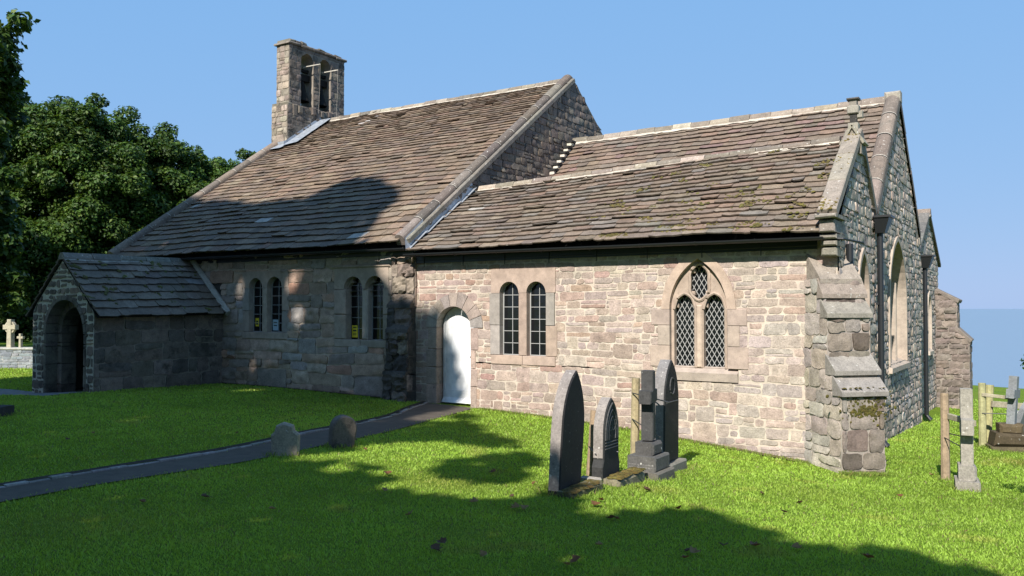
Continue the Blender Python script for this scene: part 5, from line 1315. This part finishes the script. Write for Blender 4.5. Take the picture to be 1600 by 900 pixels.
def in_poly_np(poly, U, V):
    r = np.zeros(len(U), bool); j = len(poly)-1
    for i in range(len(poly)):
        xi, yi = poly[i]; xj, yj = poly[j]; cnd = ((yi > V) != (yj > V)); xx = (xj-xi)*(V-yi)/((yj-yi) or 1e-9)+xi; r ^= cnd & (U < xx); j = i
    return r
def shade_tree(label, x, y, ulo, uhi, regs, leaf, yd, spread, grp='tall trees behind the camera'):
    z = gz(x, y); t = thing('broadleaf_tree', label, 'tree', (x, y, z), grp); arr = {'v': [], 'c': []}; cent = []
    for (poly, dens, gaps) in regs:
        us = [p[0] for p in poly]; vs = [p[1] for p in poly]; u0, u1 = max(min(us), ulo), min(max(us), uhi); v0, v1 = min(vs), max(vs)
        if u1 <= u0: continue
        n = int((u1-u0)*(v1-v0)*dens); U = rng.uniform(u0, u1, n); V = rng.uniform(v0, v1, n)
        ok = in_poly_np(poly, U+rng.normal(0, .06, n), V+rng.normal(0, .06, n)); U, V = U[ok], V[ok]
        for (su, sv, sr) in SPOTS:
            k = (U-su)**2+((V-sv)*1.2)**2 > sr*sr*rng.uniform(.5, 1.3, len(U)); U, V = U[k], V[k]
        if gaps:
            nz = np.array([mnoise.noise((a*gaps[0]+3, b*gaps[0]*1.3, 5.5)) for a, b in zip(U, V)]); k = nz > gaps[1]; U, V = U[k], V[k]
        D = yd+rng.uniform(-spread, spread, len(U)); 
        x_ = U*math.cos(A_)-D*math.sin(A_); y_ = U*math.sin(A_)+D*math.cos(A_); z_ = (V-D*math.sin(E2))/math.cos(E2)
        p = np.stack([x_, y_, z_], 1); n = len(p); leaves(arr, p, np.array(SUNV)[None]+rng.normal(size=(n, 3))*.55, np.full(n, leaf), leaf_cols(n))
        if n: cent.append(p)
    leaf_object('crown', arr, t, (x, y, z), M['leaf']); P = np.concatenate(cent)
    mb = MB(); zm = P[:, 2].mean(); tube(mb, [(x, y, z-.3), (x+.2, y, z+3), (x-.1, y, lerp(z, zm, .7)), (x, y, zm+2)], [.5, .42, .32, .15], (.1, .085, .07), 0, 10)
    for i in rng.choice(len(P), 14): 
        b = Vector(P[i]); a = Vector((x, y, random.uniform(z+3, zm))); tube(mb, [a, a.lerp(b, .5)+Vector((0, 0, -.4)), b], [.16, .09, .03], (.1, .085, .07), 0, 6)
    mb.build('trunk', M['bark'], t)
regs = [(solid, 150, None), (dapple, 95, (.95, -.05))]
SPOTS = [(*uv(*p), r_) for p, r_ in (((-12.15, 0, 2.55), .26), ((-11.95, 0, 1.75), .30), ((-13.95, 0, 2.35), .22), ((-9.25, 0, 3.0), .3), ((-5.0, -6.2, .1), .35), ((-4.2, -6.6, .1), .3), ((-9.0, -8.5, .2), .25), ((-12.3, -1.0, .1), .3))]
shade_tree('tall dense tree behind the camera, leftmost of three', -17, -22, -21, -13.6, regs, .42, -22, 2.5)
shade_tree('tall dense tree behind the camera, middle of three', -10, -21, -13.7, -6.5, regs, .42, -21, 2.2)
shade_tree('broad low tree behind the camera, rightmost of three', 0, -20, -6.6, 8, regs, .42, -20, 2.0)
leftm = [(-64, 13.8), (-58, 14.4), (-50, 14.0), (-44, 15.0), (-38, 14.2), (-33, 13.0), (-29.5, 10), (-28, 6), (-28, -4), (-64, -4)]
shade_tree('tall dark tree beyond the left edge, nearer of two', -34, -6, -40, -28, [(leftm, 34, (.5, -.5))], .6, -6, 2.5, 'dark trees out of view at left')
shade_tree('tall dark tree beyond the left edge, farther of two', -50, -5, -64, -40, [(leftm, 34, (.5, -.5))], .6, -5, 2.5, 'dark trees out of view at left')

# ------------------------------------------------------------------ grass
def grass():
    N = 700000
    # scatter with density falling with distance, wherever the picture or a step aside could see it
    ang0 = math.atan2(.8408, -.5414); half = R_(40)
    r = 3.6*np.power(34/3.6, rng.uniform(0, 1, N)**.92); a = ang0+rng.uniform(-half, half, N)
    X = CAM.x+r*np.cos(a); Y = CAM.y+r*np.sin(a)
    ok = np.ones(N, bool)
    ok &= ~((X > -18.9) & (X < .02) & (Y > -.03) & (Y < 16)); ok &= ~((X > px0) & (X < px1) & (Y > py0-.02) & (Y < .1))
    ok &= ~((X+Y > -.62) & (X+Y < .62) & (X-Y > -.1) & (X-Y < 1.28) )           # buttress foot
    ok &= ~((X > -9.52) & (X < -8.46) & (Y > -.38) & (Y < .1))
    ok &= ~((Y > -.13-.05*rng.uniform(0, 1, N)) & (Y < .2) & (X > -14.6) & (X < -.3))
    pl_ = np.concatenate([pa-np.array([.11, 0]), pb[::-1]]); ok &= ~in_poly_np([tuple(q) for q in pl_], X+rng.normal(0, .06, N), Y+rng.normal(0, .06, N))
    ok &= ~((Y < -3.3) & (Y > -4.7+.0) & (X < -14.9) & (Y < -3.25-(X+17.3)*0) & (Y > -4.5+(X+17.3)*.1))
    X, Y, r = X[ok], Y[ok], r[ok]; n = len(X); Z = gz_np(X, Y)
    low = np.array([mnoise.noise((a*.35, b*.35, 2.)) for a, b in zip(X, Y)]); mid = np.array([mnoise.noise((a*1.9, b*1.9, 7.)) for a, b in zip(X, Y)])
    dry = np.clip((mid*1.2+low*.6-.42)*2.5, 0, 1)[:, None]
    for (qx, qy, qr, qk) in ((-2.9, -6.3, .45, 1.), (-.95, -4.9, .3, 1.), (-3.9, -9.9, .8, .6), (2.25, 3.1, .45, 1.6), (-1.2, -8.2, .5, .4), (.3, -3.2, .5, .4), (-4.3, -3.0, .4, .5)):
        dry[:, 0] = np.clip(dry[:, 0]+qk*np.exp(-((X-qx)**2+(Y-qy)**2)/(qr*qr)), 0, 1.6)
    sc = np.clip(r/8, .7, 3.2)
    h = rng.uniform(.013, .034, n)*np.clip(.7+sc*.3, .8, 1.4)*(1+.35*mid); wd = rng.uniform(.0028, .0052, n)*sc*1.25
    th = rng.uniform(0, 2*math.pi, n); ln = rng.uniform(.2, .9, n)*h; la = rng.uniform(0, 2*math.pi, n)
    sx, sy = np.cos(th)*wd, np.sin(th)*wd; b = np.stack([X, Y, Z-.004], 1)
    v0 = b+np.stack([sx, sy, 0*sx], 1); v1 = b-np.stack([sx, sy, 0*sx], 1)
    m0 = b+np.stack([np.cos(la)*ln*.35+sx*.7, np.sin(la)*ln*.35+sy*.7, h*.6], 1); tip = b+np.stack([np.cos(la)*ln, np.sin(la)*ln, h], 1)
    V = np.stack([v0, v1, tip, m0], 1).reshape(-1, 3)
    base = np.array([.265, .40, .056])*(1+.30*low[:, None]+.22*mid[:, None])*rng.uniform(.8, 1.25, (n, 1)); yel = np.array([.30, .27, .07]); c = np.clip(base*(1-dry*.5)+yel*dry*.5, .01, 1)
    c[rng.uniform(size=n) < .05] = (.19, .17, .07)
    me = bpy.data.meshes.new('grass'); me.vertices.add(n*4); me.vertices.foreach_set('co', V.astype(np.float32).ravel())
    i = np.arange(n)*4; F = np.stack([i, i+1, i+2, i+3], 1).astype(np.int32)
    me.loops.add(n*4); me.loops.foreach_set('vertex_index', F.ravel()); me.polygons.add(n); me.polygons.foreach_set('loop_start', np.arange(0, n*4, 4, dtype=np.int32)); me.polygons.foreach_set('loop_total', np.full(n, 4, np.int32))
    at = me.color_attributes.new('Col', 'FLOAT_COLOR', 'POINT'); cc = np.repeat(np.c_[c, np.ones(n)], 4, 0); at.data.foreach_set('color', cc.astype(np.float32).ravel())
    me.materials.append(M['grass']); me.update()
    o = bpy.data.objects.new('grass', me); COL.objects.link(o); o['kind'] = 'stuff'; o['label'] = 'short mown grass of the churchyard lawn'; o['category'] = 'grass'
grass()
# taller tufts at the foot of the stones, posts and walls
def tufts():
    P = []; C_ = []
    feet = [(-1.66, -5.78, .36), (-1.66, -4.92, .34), (-1.42, -4.02, .36), (-1.62, -3.05, .4), (-5.42, -6.32, .2), (-5.42, -5.32, .2), (1.8, -.86, .22), (1.46, -.08, .1), (1.6, 5.05, .12), (1.62, 5.85, .12), (2.06, 4.95, .5), (-11.72, -6.85, .4), (-1.95, -4.72, .12), (-2.1, -3.02, .12), (2.38, 5.5, .3)]
    for (x, y, r) in feet:
        for _ in range(int(260*r/.3)):
            a = rng.uniform(0, 6.28); q = r*rng.uniform(.8, 1.35); P.append((x+math.cos(a)*q*.8, y+math.sin(a)*q))
    for _ in range(2600):
        x = rng.uniform(-6.7, -.4); P.append((x, -.16-abs(rng.normal(0, .05))))
    for _ in range(900):
        t = rng.uniform(0, 1); P.append((.15+t*.55, -.78+t*.55+rng.normal(0, .05)))
    P = np.array(P); n = len(P); Z = gz_np(P[:, 0], P[:, 1]); h = rng.uniform(.03, .085, n); th = rng.uniform(0, 6.28, n); la = rng.uniform(0, 6.28, n); ln = h*rng.uniform(.2, .8, n); w_ = .0045
    b = np.stack([P[:, 0], P[:, 1], Z-.005], 1); s_ = np.stack([np.cos(th)*w_, np.sin(th)*w_, 0*th], 1); o_ = np.stack([np.cos(la)*ln, np.sin(la)*ln, h], 1)
    V = np.stack([b+s_, b-s_, b+o_*np.array([.45, .45, .62])-s_*.6, b+o_], 1).reshape(-1, 3)
    c = np.array([.20, .28, .05])*rng.uniform(.6, 1.3, (n, 1)); c[rng.uniform(size=n) < .12] = (.30, .26, .10)
    mb = MB(); mb.v = [tuple(v) for v in V]; mb.c = [tuple(q) for q in np.repeat(c, 4, 0)]; mb.f = [(4*i, 4*i+1, 4*i+2, 4*i+3) for i in range(n)]; mb.m = [0]*n
    o = mb.build('grass_tufts', M['grass']); o['kind'] = 'stuff'; o['label'] = 'longer uncut grass around the foot of stones, posts and walls'; o['category'] = 'grass'
tufts()

# fallen leaves
protos = []
for k, col in enumerate(((.16, .075, .03), (.10, .055, .03), (.24, .15, .06))):
    mb = MB(); P = []; F = []
    ol = [(0, -.05), (.035, -.03), (.055, .0), (.03, .015), (.035, .045), (.008, .03), (0, .06), (-.008, .03), (-.035, .045), (-.03, .015), (-.055, 0), (-.035, -.03)]
    P = [Vector((0, 0, .004))]+[Vector((x_, y_, .012+.9*(abs(x_)**1.4)*1.2+random.uniform(0, .014))) for x_, y_ in ol]; F = [(0, 1+i, 1+(i+1) % 12) for i in range(12)]
    mb.add(P, F, col); protos.append((mb, k))
lf = []
spots = [(605, 745), (690, 855), (805, 798), (835, 760), (870, 770), (885, 890), (930, 795), (955, 815), (640, 810), (570, 705), (555, 690), (425, 800), (222, 790), (320, 782), (936, 857), (963, 815), (1075, 868), (1085, 870), (1070, 878), (1130, 858), (1245, 862), (1355, 878), (1225, 805), (1510, 835), (1060, 800), (1190, 775), (740, 790), (770, 742), (680, 865), (755, 873), (900, 885), (800, 780), (820, 800), (865, 695), (1250, 790), (1455, 745), (940, 786), (105, 690), (145, 680), (370, 680), (460, 640), (600, 770), (1180, 860), (1010, 770), (995, 765), (1405, 780)]
for i, (qx, qy) in enumerate(spots):
    for dd in np.arange(4, 22, .05):
        p = at_px(qx, qy, dd)
        if p[2] < gz(p[0], p[1]): break
    mb, k = protos[i % 3]
    if i < 3:
        o = mb.build('fallen_leaf', M['leaf'], org=(0, 0, 0)); lf.append(o)
        tag(o, 'small curled brown fallen leaf lying on the grass', 'leaf', 'fallen leaves on the lawn')
    else: o = lf[k].copy(); COL.objects.link(o)
    o.location = (p[0], p[1], gz(p[0], p[1])+.022); o.rotation_euler = (random.uniform(-.4, .4), random.uniform(-.4, .4), random.uniform(0, 6.28)); s_ = random.uniform(.5, 1.0); o.scale = (s_, s_, s_)
